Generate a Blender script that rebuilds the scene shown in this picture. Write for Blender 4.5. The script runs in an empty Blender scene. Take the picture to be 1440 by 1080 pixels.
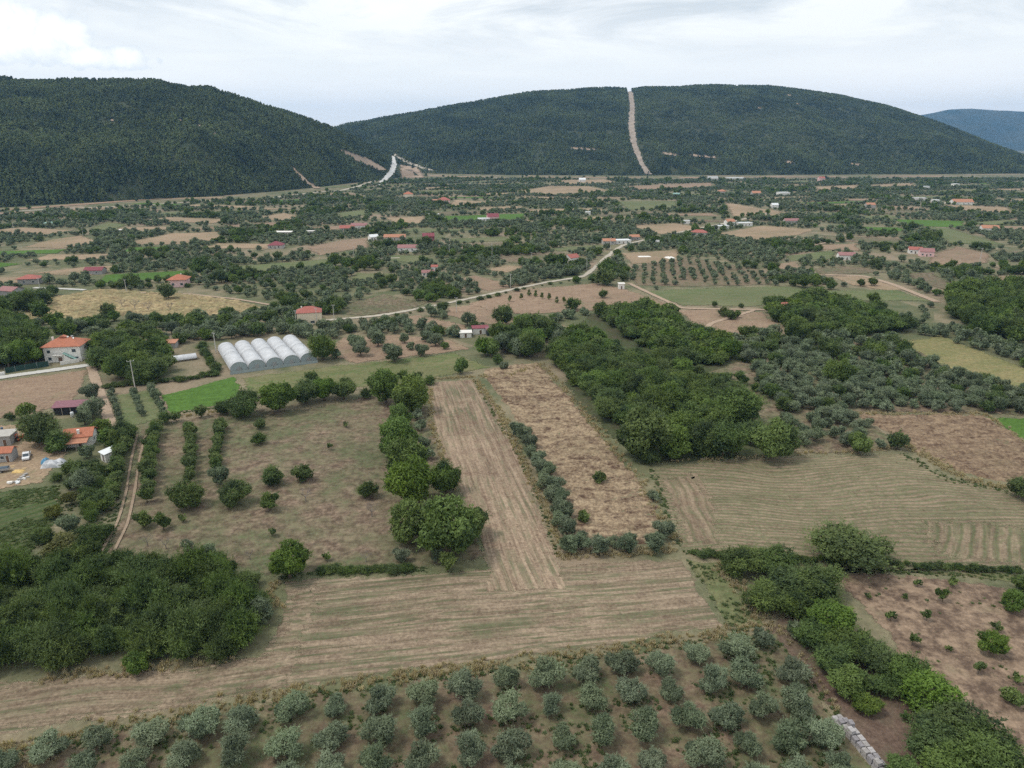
import bpy, bmesh, math, random
import numpy as np
from mathutils import Vector, Matrix, noise
from mathutils.bvhtree import BVHTree
from mathutils.geometry import tessellate_polygon
R = math.radians
rng = np.random.default_rng(7)
random.seed(7)
scene = bpy.context.scene
COL = scene.collection

# ------------------------------------------------------------------ camera
H, F, HORIZON = 85.0, 998.0, 200.0          # drone height (m), focal length in photo pixels, horizon row
PITCH = math.atan((540 - HORIZON) / F)
CP, SP = math.cos(PITCH), math.sin(PITCH)
cam_d = bpy.data.cameras.new('camera'); cam = bpy.data.objects.new('camera', cam_d); COL.objects.link(cam)
cam_d.sensor_width = 36; cam_d.lens = F / 1440 * 36; cam_d.clip_start = 1; cam_d.clip_end = 30000
cam.location = (0, 0, H); cam.rotation_euler = (math.pi / 2 - PITCH, 0, 0)
scene.camera = cam

def ray(px, py):
    u, v = (px - 720) / F, (540 - py) / F
    return np.array([u, CP + v * SP, -SP + v * CP])
def G(px, py):                                # point on the flat plain seen at a photo position
    d = ray(px, py); t = H / -d[2]
    return np.array([d[0] * t, d[1] * t])
def PX(x, y, z=0.0):                          # where a point shows, and its depth
    yy, zz = y, z - H
    dep = yy * CP - zz * SP; up = yy * SP + zz * CP
    return 720 + F * x / dep, 540 - F * up / dep, dep
def MPP(px, py):                              # metres per photo pixel on the plain there
    x, y = G(px, py); return PX(x, y)[2] / F
def AT(px, py, Y):                            # point along a sight line at forward distance Y
    d = ray(px, py); return np.array([d[0] * Y / d[1], Y, H + d[2] * Y / d[1]])

# ------------------------------------------------------------------ helpers
def tag(o, label=None, cat=None, group=None, kind=None):
    if label: o['label'] = label
    if cat: o['category'] = cat
    if group: o['group'] = group
    if kind: o['kind'] = kind
    return o
def link(name, data, parent=None, loc=None):
    o = bpy.data.objects.new(name, data); COL.objects.link(o)
    if parent: o.parent = parent
    if loc is not None: o.location = loc
    return o
def empty(name, loc=(0, 0, 0), rz=0):
    o = bpy.data.objects.new(name, None); COL.objects.link(o); o.location = loc; o.rotation_euler = (0, 0, rz)
    o.empty_display_size = .2
    return o
def mesh_np(name, V, Fq, mats=(), attrs=None, midx=None, smooth=False):
    V = np.asarray(V, np.float32); me = bpy.data.meshes.new(name)
    if isinstance(Fq, np.ndarray):
        nf, k = Fq.shape
        me.vertices.add(len(V)); me.vertices.foreach_set('co', V.ravel())
        me.loops.add(nf * k); me.loops.foreach_set('vertex_index', Fq.astype(np.int32).ravel())
        me.polygons.add(nf)
        me.polygons.foreach_set('loop_start', np.arange(0, nf * k, k, dtype=np.int32))
        me.update(calc_edges=True)
    else:
        me.from_pydata(V.tolist(), [], [list(map(int, f)) for f in Fq])
    for m in mats: me.materials.append(m)
    if midx is not None: me.polygons.foreach_set('material_index', np.asarray(midx, np.int32))
    if smooth: me.polygons.foreach_set('use_smooth', np.ones(len(me.polygons), bool))
    for k, a in (attrs or {}).items():
        at = me.attributes.new(k, 'FLOAT', 'POINT'); at.data.foreach_set('value', np.asarray(a, np.float32))
    me.update()
    return me
class MB:                                      # collects boxes, prisms and tubes into one mesh
    def __init__(s): s.V, s.F = [], []
    def box(s, c, d, rz=0, tilt=0):
        n = len(s.V); M = Matrix.Rotation(rz, 3, 'Z') @ Matrix.Rotation(tilt, 3, 'X')
        for z in (-.5, .5):
            for x, y in ((-.5, -.5), (.5, -.5), (.5, .5), (-.5, .5)):
                s.V.append(tuple(Vector(c) + M @ Vector((x * d[0], y * d[1], z * d[2]))))
        for f in ((0, 3, 2, 1), (4, 5, 6, 7), (0, 1, 5, 4), (1, 2, 6, 5), (2, 3, 7, 6), (3, 0, 4, 7)): s.F.append([n + i for i in f])
        return s
    def prism(s, prof, y0, y1, axis='y'):      # profile of (a, z) swept along y (or x)
        n = len(s.V); k = len(prof)
        for y in (y0, y1):
            for a, z in prof: s.V.append((a, y, z) if axis == 'y' else (y, a, z))
        for i in range(k):
            j = (i + 1) % k; s.F.append([n + i, n + j, n + k + j, n + k + i])
        s.F.append([n + i for i in range(k)][::-1]); s.F.append([n + k + i for i in range(k)])
        return s
    def tube(s, pts, rad, sides=6, cap=True):
        pts = [Vector(p) for p in pts]; n = len(s.V)
        for i, p in enumerate(pts):
            t = (pts[min(i + 1, len(pts) - 1)] - pts[max(i - 1, 0)]).normalized()
            a = t.orthogonal().normalized(); b = t.cross(a)
            r = rad[i] if isinstance(rad, (list, tuple)) else rad
            for k in range(sides):
                th = 2 * math.pi * k / sides; s.V.append(tuple(p + (a * math.cos(th) + b * math.sin(th)) * r))
        for i in range(len(pts) - 1):
            for k in range(sides):
                q = (k + 1) % sides; s.F.append([n + i * sides + k, n + i * sides + q, n + (i + 1) * sides + q, n + (i + 1) * sides + k])
        if cap:
            s.F.append([n + k for k in range(sides)][::-1]); s.F.append([n + (len(pts) - 1) * sides + k for k in range(sides)])
        return s
    def raw(s, V, Fs):
        n = len(s.V); s.V += [tuple(v) for v in V]; s.F += [[n + i for i in f] for f in Fs]; return s
    def mesh(s, name, m, smooth=False, fix=True):
        me = bpy.data.meshes.new(name); me.from_pydata(s.V, [], s.F); me.materials.append(m)
        if fix:
            b = bmesh.new(); b.from_mesh(me); bmesh.ops.recalc_face_normals(b, faces=b.faces); b.to_mesh(me); b.free()
        if smooth: me.polygons.foreach_set('use_smooth', np.ones(len(me.polygons), bool))
        me.update(); return me
    def build(s, name, m, parent=None, smooth=False, loc=None): return link(name, s.mesh(name, m, smooth), parent, loc)

def pip(P, poly):                              # points in polygon (vectorised)
    P = np.asarray(P, float); poly = np.asarray(poly, float); x, y = P[:, 0], P[:, 1]; c = np.zeros(len(P), bool)
    j = len(poly) - 1
    for i in range(len(poly)):
        xi, yi = poly[i]; xj, yj = poly[j]
        if yi != yj:
            c ^= ((yi > y) != (yj > y)) & (x < (xj - xi) * (y - yi) / (yj - yi) + xi)
        j = i
    return c
def vnoise(P, scale, seed=0.0, oct=3):
    return np.array([noise.fractal(Vector((p[0] / scale + seed, p[1] / scale - seed, seed * .7)), 1.0, 2.0, oct) for p in P])
def poly_g(pp): return np.array([G(*p) for p in pp])
def rough_ring(poly, step, jit, seed=0):       # subdivide an outline and make it wander like a real field edge
    out = []; r = np.random.default_rng(seed + len(poly))
    for i in range(len(poly)):
        a, b = poly[i], poly[(i + 1) % len(poly)]; L = np.linalg.norm(b - a); n = max(1, int(L / step))
        nr = np.array([-(b - a)[1], (b - a)[0]]) / max(L, 1e-6)
        for k in range(n):
            p = a + (b - a) * k / n
            out.append(p + nr * (r.normal() * jit * .5 + jit * noise.noise(Vector((p[0] / 9, p[1] / 9, seed)))))
    return np.array(out)
def inset(ring, w):
    n = len(ring); A = 0.5 * np.sum(ring[:, 0] * np.roll(ring[:, 1], -1) - np.roll(ring[:, 0], -1) * ring[:, 1])
    t = np.roll(ring, -2, 0) - np.roll(ring, 2, 0); t /= np.maximum(np.linalg.norm(t, axis=1), 1e-6)[:, None]
    nr = np.stack([-t[:, 1], t[:, 0]], 1) * (1 if A > 0 else -1)
    return ring + nr * w

# ------------------------------------------------------------------ materials
class NT:
    def __init__(s, name, world=None):
        if world is None:
            s.m = bpy.data.materials.new(name); s.m.use_nodes = True; s.t = s.m.node_tree
        else: s.t = world.node_tree
        s.t.nodes.clear()
    def n(s, typ, ins=None, out=0, **props):
        nd = s.t.nodes.new(typ)
        for k, v in props.items(): setattr(nd, k, v)
        for k, v in (ins or {}).items():
            if v is None: continue
            sock = nd.inputs[k]
            if isinstance(v, bpy.types.NodeSocket): s.t.links.new(v, sock)
            else:
                if sock.type == 'RGBA' and len(v) == 3: v = (*v, 1)
                sock.default_value = v
        return nd.outputs[out] if len(nd.outputs) else None
    def math(s, op, a, b=0.0, c=None, clamp=False):
        return s.n('ShaderNodeMath', {0: a, 1: b, 2: c}, operation=op, use_clamp=clamp)
    def mix(s, f, a, b, blend='MIX'):
        return s.n('ShaderNodeMix', {0: f, 6: a, 7: b}, 2, data_type='RGBA', blend_type=blend)
    def noise(s, vec, scale, detail=4, rough=.55, dist=0.0, out=0):
        return s.n('ShaderNodeTexNoise', {'Vector': vec, 'Scale': scale, 'Detail': detail, 'Roughness': rough, 'Distortion': dist}, out)
    def mapr(s, v, a, b, c=0.0, d=1.0):
        return s.n('ShaderNodeMapRange', {'Value': v, 'From Min': a, 'From Max': b, 'To Min': c, 'To Max': d})
    def mapping(s, vec, rot=0.0, scale=(1, 1, 1), loc=(0, 0, 0)):
        return s.n('ShaderNodeMapping', {'Vector': vec, 'Rotation': (0, 0, rot), 'Scale': scale, 'Location': loc})
    def pos(s): return s.n('ShaderNodeNewGeometry')
    def out(s, sh, vol=None):
        s.n('ShaderNodeOutputMaterial', {'Surface': sh, 'Volume': vol}); return s.m
    def pbr(s, col, rough=.9, bump=None, bstr=.3, bdist=.1, spec=.3, alpha=None, metal=0.0):
        nm = s.n('ShaderNodeBump', {'Strength': bstr, 'Distance': bdist, 'Height': bump}) if bump is not None else None
        return s.n('ShaderNodeBsdfPrincipled', {'Base Color': col, 'Roughness': rough, 'Normal': nm, 'Specular IOR Level': spec, 'Alpha': alpha, 'Metallic': metal})

def field_mat(name, soil, straw, green, g=.3, ang=0.0, row=3.0, rows=.6, wig=1.0, edge=True, coarse=1.0, per=0.0, contrast=1.0, patchy=.22):
    """a worked field: soil and straw in streaks along the drilling direction ANG, green regrowth in patches that follow the rows"""
    t = NT(name); p = t.pos()
    wob = t.noise(p, .018, 2, .5, out=1); wob = t.n('ShaderNodeVectorMath', {0: wob, 1: (.5, .5, .5)}, operation='SUBTRACT')
    pw = t.n('ShaderNodeVectorMath', {0: p, 1: t.n('ShaderNodeVectorMath', {0: wob, 3: 16.0 * wig}, operation='SCALE')}, operation='ADD')
    m0 = t.mapping(pw, rot=math.pi / 2 - ang)          # x runs across the rows, y along them
    def streak(k, l, d=3, off=0.0): return t.noise(t.n('ShaderNodeVectorMath', {0: m0, 1: (k / row, l, off)}, operation='MULTIPLY'), 1.0, d, .6)
    st1, st2, st3 = streak(1.0, .03), streak(.3, .012), streak(3.2, .14, 3, 1.0)
    fine = t.noise(p, 1.5 * coarse, 6, .75); mid = t.noise(p, patchy, 4, .62); big = t.noise(p, .03, 3, .55); clod = t.noise(p, .7 * coarse, 5, .7)
    A = lambda a, b_: t.math('ADD', a, b_); Mu = lambda a, b_: t.math('MULTIPLY', a, b_)
    s = A(Mu(t.mapr(st1, .40, .60), .42 * rows), A(Mu(t.mapr(st2, .38, .62), .2 * rows), Mu(t.mapr(st3, .38, .62), .25 * rows)))
    s = A(s, Mu(t.mapr(clod, .32, .68), 1.0 - .85 * rows))
    s = A(s, t.mapr(mid, .3, .7, -.28, .28)); s = A(s, t.mapr(fine, .25, .75, -.3, .3))
    if per:
        u = t.n('ShaderNodeSeparateXYZ', {0: m0})
        wv = t.math('SINE', A(Mu(u, 2 * math.pi / per), Mu(t.noise(p, .12, 3, .6), 5.0))); s = A(s, Mu(wv, .09))
    s = t.math('ADD', Mu(A(s, -.5), contrast), .5, clamp=True)
    col = t.mix(s, soil, straw)
    pm = A(Mu(big, .45), Mu(mid, .55)); th = .68 - .5 * g
    gm = t.mapr(pm, th - .07, th + .10)
    rl = t.mapr(streak(1.15, .035, 4, 3.0), .46, .60)
    if per: rl = t.math('MAXIMUM', Mu(rl, .6), t.mapr(wv, .0, -1.2))
    gm = Mu(gm, A(Mu(rl, rows), 1.0 - rows)); gm = Mu(gm, A(.45, Mu(t.mapr(fine, .36, .6), .55)))
    gcol = t.mix(t.mapr(clod, .3, .7), tuple(c * .72 for c in green), tuple(min(1, c * 1.35) for c in green))
    col = t.mix(Mu(gm, .92), col, gcol)
    k = t.math('MULTIPLY', t.mapr(fine, .22, .78, .62, 1.38), t.mapr(t.noise(p, .012, 4, .6), .3, .7, .88, 1.12))
    col = t.mix(1.0, col, t.n('ShaderNodeCombineColor', {0: k, 1: k, 2: k}), 'MULTIPLY')
    sh = t.pbr(col, .95, A(Mu(fine, .7), Mu(st1, .6)), .6, .3, .12)
    if edge:
        e = t.n('ShaderNodeAttribute', out=2, attribute_name='edge')
        a = t.mapr(A(e, t.mapr(t.noise(p, .55, 4, .7), .3, .7, -.55, .55)), .42, .6)
        sh = t.n('ShaderNodeMixShader', {0: a, 1: t.n('ShaderNodeBsdfTransparent'), 2: sh})
    return t.out(sh)

def leaf_mat(name, dark, light, obj_var=.35, trans=.22, rough=.6, spec=.3, stand=0.0):
    t = NT(name)
    tone = t.n('ShaderNodeAttribute', out=2, attribute_name='tone')
    rnd = t.n('ShaderNodeObjectInfo', out=5)
    v = t.math('ADD', tone, t.math('MULTIPLY', t.math('SUBTRACT', rnd, .5), obj_var), clamp=True)
    if stand:                                  # species and age change from stand to stand over a wood
        p = t.pos(); q = t.noise(p, .0065, 4, .62); q2 = t.noise(p, .025, 3, .6)
        v = t.math('ADD', v, t.math('ADD', t.mapr(q, .34, .66, -stand, stand), t.mapr(q2, .34, .66, -stand * .5, stand * .5)), clamp=True)
    col = t.mix(v, dark, light)
    # trees differ in hue too: some yellower, some bluer
    hs = t.n('ShaderNodeHueSaturation', {'Hue': t.math('ADD', .488, t.math('MULTIPLY', t.math('FRACT', t.math('MULTIPLY', rnd, 7.31)), .022)), 'Saturation': t.math('ADD', .88, t.math('MULTIPLY', t.math('FRACT', t.math('MULTIPLY', rnd, 13.7)), .2)), 'Color': col})
    a = t.pbr(hs, rough, spec=spec)
    b = t.n('ShaderNodeBsdfTranslucent', {'Color': t.mix(1.0, hs, (1.2, 1.25, .7), 'MULTIPLY')})
    return t.out(t.n('ShaderNodeMixShader', {0: trans, 1: a, 2: b}))

def flat_mat(name, col, rough=.7, var=.15, scale=2.0, spec=.4, metal=0.0, bump=.0):
    t = NT(name); tc = t.n('ShaderNodeTexCoord', out=3); nz = t.noise(tc, scale, 5, .65)
    k = t.mapr(nz, .25, .75, 1 - var, 1 + var)
    c = t.mix(1.0, col, t.n('ShaderNodeCombineColor', {0: k, 1: k, 2: k}), 'MULTIPLY')
    return t.out(t.pbr(c, rough, nz if bump else None, bump, .05, spec, metal=metal))
def tile_mat(name, col):
    t = NT(name); tc = t.n('ShaderNodeTexCoord', out=3); nz = t.noise(tc, 1.3, 5, .7)
    w = t.n('ShaderNodeTexWave', {'Vector': tc, 'Scale': 1.6, 'Distortion': .6, 'Detail': 2.0}, 0, wave_type='BANDS', bands_direction='Z')
    w2 = t.n('ShaderNodeTexWave', {'Vector': tc, 'Scale': 1.3, 'Distortion': .2}, 0, wave_type='BANDS', bands_direction='X')
    k = t.math('ADD', t.mapr(nz, .25, .75, .65, 1.2), t.math('MULTIPLY', t.math('SUBTRACT', w, .5), .18))
    c = t.mix(1.0, col, t.n('ShaderNodeCombineColor', {0: k, 1: k, 2: k}), 'MULTIPLY')
    return t.out(t.pbr(c, .8, t.math('ADD', w, w2), .4, .06, .25))
ORD = ['first', 'second', 'third', 'fourth', 'fifth', 'sixth', 'seventh', 'eighth', 'ninth', 'tenth', 'eleventh', 'twelfth', 'thirteenth', 'fourteenth', 'fifteenth', 'sixteenth', 'seventeenth', 'eighteenth', 'nineteenth', 'twentieth']
# ------------------------------------------------------------------ light and sky
SUN_EL, SUN_AZ = 62.0, 262.0                    # soft light from the far left, through thin cloud
sd = bpy.data.lights.new('sun', 'SUN'); sd.energy = 1.9; sd.angle = R(10); sd.color = (1, .93, .83)
so = bpy.data.objects.new('sun', sd); COL.objects.link(so)
az = R(SUN_AZ)
sv = Vector((math.sin(az) * math.cos(R(SUN_EL)), math.cos(az) * math.cos(R(SUN_EL)), math.sin(R(SUN_EL))))
so.rotation_euler = sv.to_track_quat('Z', 'Y').to_euler(); so.location = (-300, -300, 500)
w = bpy.data.worlds.new('World'); scene.world = w; w.use_nodes = True
t = NT('', w)
sky = t.n('ShaderNodeTexSky', sky_type='NISHITA', sun_disc=False, sun_elevation=R(SUN_EL), sun_rotation=az, air_density=1.0, dust_density=2.0, altitude=300)
dirv = t.n('ShaderNodeTexCoord', out=0)
sx = t.n('ShaderNodeSeparateXYZ', {0: dirv})
sxo = sx.node.outputs
inv = t.math('DIVIDE', 1.0, t.math('ADD', t.math('MAXIMUM', sxo[2], 0.0), .09))
cp = t.n('ShaderNodeCombineXYZ', {0: t.math('MULTIPLY', sxo[0], inv), 1: t.math('MULTIPLY', sxo[1], inv), 2: 0.0})
n1 = t.noise(cp, .42, 6, .55, .25)
n2 = t.noise(t.mapping(cp, loc=(3.1, 1.7, 0)), 1.1, 7, .6, .4)
n3 = t.noise(t.mapping(cp, loc=(-7.3, 4.4, 0)), .23, 4, .5, .2)
thin = t.mix(t.mapr(n3, .35, .7), (9.5, 9.75, 9.6), (10.4, 10.4, 10.2))             # pale veil
br = t.math('ADD', t.math('MULTIPLY', t.mapr(n1, .45, .68, 0, 1), .65), t.math('MULTIPLY', t.mapr(n2, .5, .72, 0, 1), .35), clamp=True)
cl = t.mix(br, thin, (11.0, 10.9, 10.7))
# darker flat bases high up on both sides
up = t.mapr(sxo[2], .085, .17, 0, 1)
dk = t.math('MULTIPLY', t.mapr(t.noise(t.mapping(cp, loc=(1.9, -2.2, 0)), .85, 7, .62, .6), .43, .60), up, clamp=True)
cl = t.mix(t.math('MULTIPLY', dk, .75), cl, (4.9, 5.6, 6.1))
# one heap of fair-weather cloud over the near hill
def lobe(px, py, rx, ry):
    d = ray(px, py); d = d / np.linalg.norm(d)
    a = t.math('SUBTRACT', t.math('ARCTAN2', sxo[0], sxo[1]), math.atan2(d[0], d[1])); b = t.math('SUBTRACT', sxo[2], float(d[2]))
    q = t.math('ADD', t.math('POWER', t.math('DIVIDE', a, rx / F), 2.0), t.math('POWER', t.math('DIVIDE', b, ry / F), 2.0))
    return t.math('SUBTRACT', 1.0, q)
puff = t.noise(dirv, 32, 6, .62, .3)
puff2 = t.noise(dirv, 90, 5, .6)
lobes = [lobe(38, 48, 58, 30), lobe(88, 50, 34, 20), lobe(12, 60, 50, 22), lobe(140, 80, 66, 13), lobe(180, 78, 26, 12), lobe(-20, 30, 40, 30)]
mx = lobes[0]
for l in lobes[1:]: mx = t.math('SMOOTH_MAX', mx, l, .25)
msk = t.mapr(t.math('ADD', mx, t.math('ADD', t.mapr(puff, .3, .7, -.75, .75), t.mapr(puff2, .3, .7, -.3, .3))), -.02, .42)
cumu = t.mix(t.mapr(t.math('ADD', mx, t.mapr(puff, .3, .7, -.6, .6)), .0, 1.0), (7.6, 8.2, 8.6), (11.6, 11.5, 11.3))
full = t.mix(.93, sky, cl)
full = t.mix(t.math('MULTIPLY', msk, .85), full, cumu)
bg = t.n('ShaderNodeBackground', {'Color': full, 'Strength': .122})
t.n('ShaderNodeOutputWorld', {'Surface': bg})

# ------------------------------------------------------------------ hills
class Loft:
    """terrain between a foot line on the plain and a ridge line, falling away again behind the ridge"""
    def __init__(s, name, foot, ridge, px0, px1, ncol, nrow, mat, amp, seed, treeh, pw=1.5):
        fx, fy = zip(*foot); rx, ry, rY = zip(*ridge)
        cols = np.linspace(px0, px1, ncol); ts = np.linspace(0, 1.6, nrow)
        P = np.zeros((nrow, ncol, 3))
        for i, c in enumerate(cols):
            f = G(c, np.interp(c, fx, fy)); r = AT(c, np.interp(c, rx, ry), np.interp(c, rx, rY)); h = max(r[2] - treeh, 1.0)
            for j, tt in enumerate(ts):
                xy = f + (r[:2] - f) * tt
                z = h * (1 - (1 - tt) ** pw) if tt <= 1 else h * (1 - .55 * ((tt - 1) / .6) ** 1.6)
                nz = noise.fractal(Vector((xy[0] / 260 + seed, xy[1] / 420, seed)), 1.0, 2.0, 4)
                rid = abs(noise.noise(Vector((xy[0] / 150 + seed * 3, xy[1] / 700, seed))))
                env = min(1, tt * 4) * max(0, 1 - tt) ** .7 if tt < 1 else 0
                z += amp * env * (nz * 1.1 - rid * .9 + .15)
                P[j, i] = (xy[0], xy[1], max(z, -1) if tt > 0 else -1.0)
        s.P, s.ncol, s.nrow, s.row1 = P, ncol, nrow, int(np.searchsorted(ts, 1.0001)) + 3
        idx = np.arange(nrow * ncol).reshape(nrow, ncol)
        Fq = np.stack([idx[:-1, :-1], idx[:-1, 1:], idx[1:, 1:], idx[1:, :-1]], -1).reshape(-1, 4)
        s.V, s.F = P.reshape(-1, 3), Fq
        s.o = tag(link(name, mesh_np(name, s.V, Fq, [mat], smooth=True)), kind='structure')
    def scatter(s, n, seed):
        r = np.random.default_rng(seed); P = s.P[:s.row1]
        a, b, c, d = P[:-1, :-1], P[:-1, 1:], P[1:, 1:], P[1:, :-1]
        area = .5 * np.linalg.norm(np.cross(c - a, d - b), axis=-1).ravel()
        k = r.choice(len(area), n, p=area / area.sum()); u, v = r.random((2, n, 1))
        a, b, c, d = [q.reshape(-1, 3)[k] for q in (a, b, c, d)]
        return (a * (1 - u) + b * u) * (1 - v) + (d * (1 - u) + c * u) * v

t = NT('forest_floor'); p = t.pos(); nz = t.noise(p, .02, 5, .6); nf = t.noise(p, .35, 4, .7)
c = t.mix(t.mapr(nz, .35, .65), (.035, .05, .025), (.065, .075, .04)); c = t.mix(t.mapr(nf, .55, .8), c, (.16, .125, .09))
M_floor = t.out(t.pbr(c, .95, spec=.1))
left_hill = Loft('near_hill', [(-420, 304), (-150, 297), (0, 292), (100, 286), (200, 281), (300, 276), (400, 268), (440, 264), (490, 258), (530, 254), (565, 250), (600, 248)],
    [(-420, 128, 1600), (-150, 112, 1600), (0, 107, 1600), (100, 109, 1620), (210, 110, 1640), (250, 115, 1650), (300, 122, 1660), (345, 137, 1690), (400, 154, 1740), (430, 164, 1770), (465, 176, 1820), (500, 191, 1860), (535, 212, 1920), (565, 232, 1960), (600, 246, 2000)],
    -420, 600, 190, 100, M_floor, 48, 3.3, 10)
right_hill = Loft('far_hill', [(330, 241), (500, 242), (560, 243), (700, 246), (900, 247), (1100, 246), (1300, 245), (1440, 244), (1620, 243)],
    [(330, 215, 2750), (430, 190, 2800), (490, 173, 2900), (560, 161, 2950), (640, 148, 3000), (740, 130, 3050), (800, 127, 3050), (860, 124, 3050), (886, 126, 3050), (905, 121, 3050), (1000, 117, 3050), (1080, 118, 3080), (1180, 130, 3050), (1250, 147, 3000), (1310, 166, 2900), (1370, 188, 2800), (1440, 218, 2600), (1490, 236, 2350), (1620, 242, 2300)],
    330, 1620, 230, 80, M_floor, 34, 8.1, 10)
t = NT('blue_mountain'); p = t.pos(); c = t.mix(t.mapr(t.noise(p, .004, 6, .65), .35, .65), (.03, .05, .03), (.075, .085, .055))
far_mountain = Loft('distant_mountain', [(1000, 212), (1900, 212)],
    [(1000, 190, 9000), (1200, 172, 9000), (1300, 161, 9000), (1335, 154, 9000), (1365, 152.5, 9000), (1400, 155, 9000), (1440, 157, 9100), (1520, 150, 9200), (1700, 160, 9300), (1900, 185, 9300)],
    1000, 1620, 140, 50, t.out(t.pbr(c, .95, spec=.1)), 60, 1.2, 0)
VV = np.concatenate([left_hill.V, right_hill.V]); FF = np.concatenate([left_hill.F, right_hill.F + len(left_hill.V)])
bvh = BVHTree.FromPolygons([tuple(v) for v in VV], [tuple(int(i) for i in f) for f in FF])
def HIT(px, py):                               # ground or hill seen at a photo position
    d = Vector(ray(px, py)).normalized(); h = bvh.ray_cast(Vector((0, 0, H)), d, 12000)[0]
    g = None
    if d.z < -1e-4:
        k = H / -d.z; g = Vector((d.x * k, d.y * k, 0))
    if h is None: return g if g is not None and px != 1e9 and py > 232 else HIT(px, py + 1.0)
    return h if g is None or h.length_squared < g.length_squared or h.z > .5 else g

# ------------------------------------------------------------------ ground sheet
t = NT('ground'); p = t.pos()
big = t.noise(p, .011, 5, .6); mid = t.noise(p, .07, 5, .62); fine = t.noise(p, .9, 6, .72); cell = t.n('ShaderNodeTexVoronoi', {'Vector': p, 'Scale': .016}, 1)
base = t.mix(t.mapr(mid, .36, .64), (.10, .115, .06), (.235, .20, .13))
base = t.mix(t.mapr(big, .5, .66), base, (.265, .2, .145))
hue = t.n('ShaderNodeSeparateColor', {0: cell})
base = t.mix(t.math('MULTIPLY', t.math('GREATER_THAN', hue, .62), .5), base, (.08, .105, .045))
k = t.mapr(fine, .22, .78, .62, 1.38)
base = t.mix(1.0, base, t.n('ShaderNodeCombineColor', {0: k, 1: k, 2: k}), 'MULTIPLY')
M_ground = t.out(t.pbr(base, .95, fine, .5, .3, .15))
nx, ny = 60, 60
gx, gy = np.meshgrid(np.linspace(-3900, 9750, nx), np.linspace(-150, 11400, ny))
idx = np.arange(nx * ny).reshape(ny, nx)
tag(link('ground', mesh_np('ground', np.stack([gx.ravel(), gy.ravel(), 0 * gx.ravel()], 1),
    np.stack([idx[:-1, :-1], idx[:-1, 1:], idx[1:, 1:], idx[1:, :-1]], -1).reshape(-1, 4), [M_ground])), kind='structure')

# ------------------------------------------------------------------ air
hz = NT('haze'); vol = hz.n('ShaderNodeVolumePrincipled', {'Color': (.27, .56, 1.0, 1), 'Density': 6.2e-5, 'Anisotropy': .15})
hz.out(None, vol)
b = MB().box((2900, 5625, 310), (13900, 11700, 622)); hm = b.mesh('haze', hz.m); ho = link('haze', hm); tag(ho, kind='stuff')

# ------------------------------------------------------------------ fields: sheets stacked a few millimetres apart
FIELD_POLYS = []
zlev = [0.01]
def sheet(name, pp, mat, step=2.5, jit=.5, w=1.6, block=True, px=True):
    g = poly_g(pp) if px else np.asarray(pp); d = np.hypot(*g.mean(0))
    k = max(1.0, d / 160); ring = rough_ring(g, step * k, jit * k ** .7, len(FIELD_POLYS)); inn = inset(ring, w * k ** .8)
    n = len(ring); zlev[0] += .005 if d < 300 else .0008; z = zlev[0] + .03 * max(0, d - 300) / 300
    V = np.concatenate([np.c_[ring, np.full(n, z)], np.c_[inn, np.full(n, z)]])
    Fs = [(i, (i + 1) % n, n + (i + 1) % n, n + i) for i in range(n)]
    tri = tessellate_polygon([[Vector((*q, 0)) for q in inn]])
    Fs += [tuple(n + i for i in f) for f in tri]
    me = mesh_np(name, V, Fs, [mat], {'edge': np.r_[np.zeros(n), np.ones(n)]})
    bm = bmesh.new(); bm.from_mesh(me); bmesh.ops.recalc_face_normals(bm, faces=bm.faces)
    if sum(f.normal.z for f in bm.faces) < 0: bmesh.ops.reverse_faces(bm, faces=bm.faces)
    bm.to_mesh(me); bm.free()
    if block: FIELD_POLYS.append(np.asarray(g))
    return tag(link(name, me), kind='structure')
def ribbon(name, pts, wid, mat, block=True, pad=1.0, wob=.15, px=True, kind='structure'):
    """a road or track: PTS in photo positions, WID metres"""
    g = np.array([G(*q) for q in pts]) if px else np.asarray(pts, float)
    out = [g[0]]
    for a, c in zip(g[:-1], g[1:]):
        n = max(1, int(np.linalg.norm(c - a) / max(2.0, wid * .7)))
        for i in range(1, n + 1): out.append(a + (c - a) * i / n)
    g = np.array(out)
    for _ in range(3): g[1:-1] = (g[:-2] + g[1:-1] * 2 + g[2:]) / 4
    tn = np.gradient(g, axis=0); tn /= np.maximum(np.linalg.norm(tn, axis=1), 1e-6)[:, None]; nr = np.stack([-tn[:, 1], tn[:, 0]], 1)
    ww = wid * .5 * (1 + wob * np.array([noise.noise(Vector((q[0] / 7, q[1] / 7, 3))) for q in g]))[:, None]
    zlev[0] += .004; d = np.hypot(g[:, 0], g[:, 1]); z = zlev[0] + .03 * np.maximum(0, d - 300) / 300
    offs = [(-1.0, 0), (-.7, 1), (0, 1), (.7, 1), (1.0, 0)]; n = len(g)
    V = np.concatenate([np.c_[g + nr * ww * k, z] for k, _ in offs]); ed = np.concatenate([np.full(n, e) for _, e in offs])
    Fs = np.array([(r * n + i, (r + 1) * n + i, (r + 1) * n + i + 1, r * n + i + 1) for r in range(4) for i in range(n - 1)])
    me = mesh_np(name, V, Fs, [mat], {'edge': ed})
    bm = bmesh.new(); bm.from_mesh(me)
    if sum(f.normal.z for f in bm.faces) < 0: bmesh.ops.reverse_faces(bm, faces=bm.faces)
    bm.to_mesh(me); bm.free()
    if block: FIELD_POLYS.append(np.concatenate([g + nr * (ww + pad), (g - nr * (ww + pad))[::-1]]))
    return tag(link(name, me), kind=kind)
def rdir(a, b):
    d = G(*b) - G(*a); return math.atan2(d[1], d[0])

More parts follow.
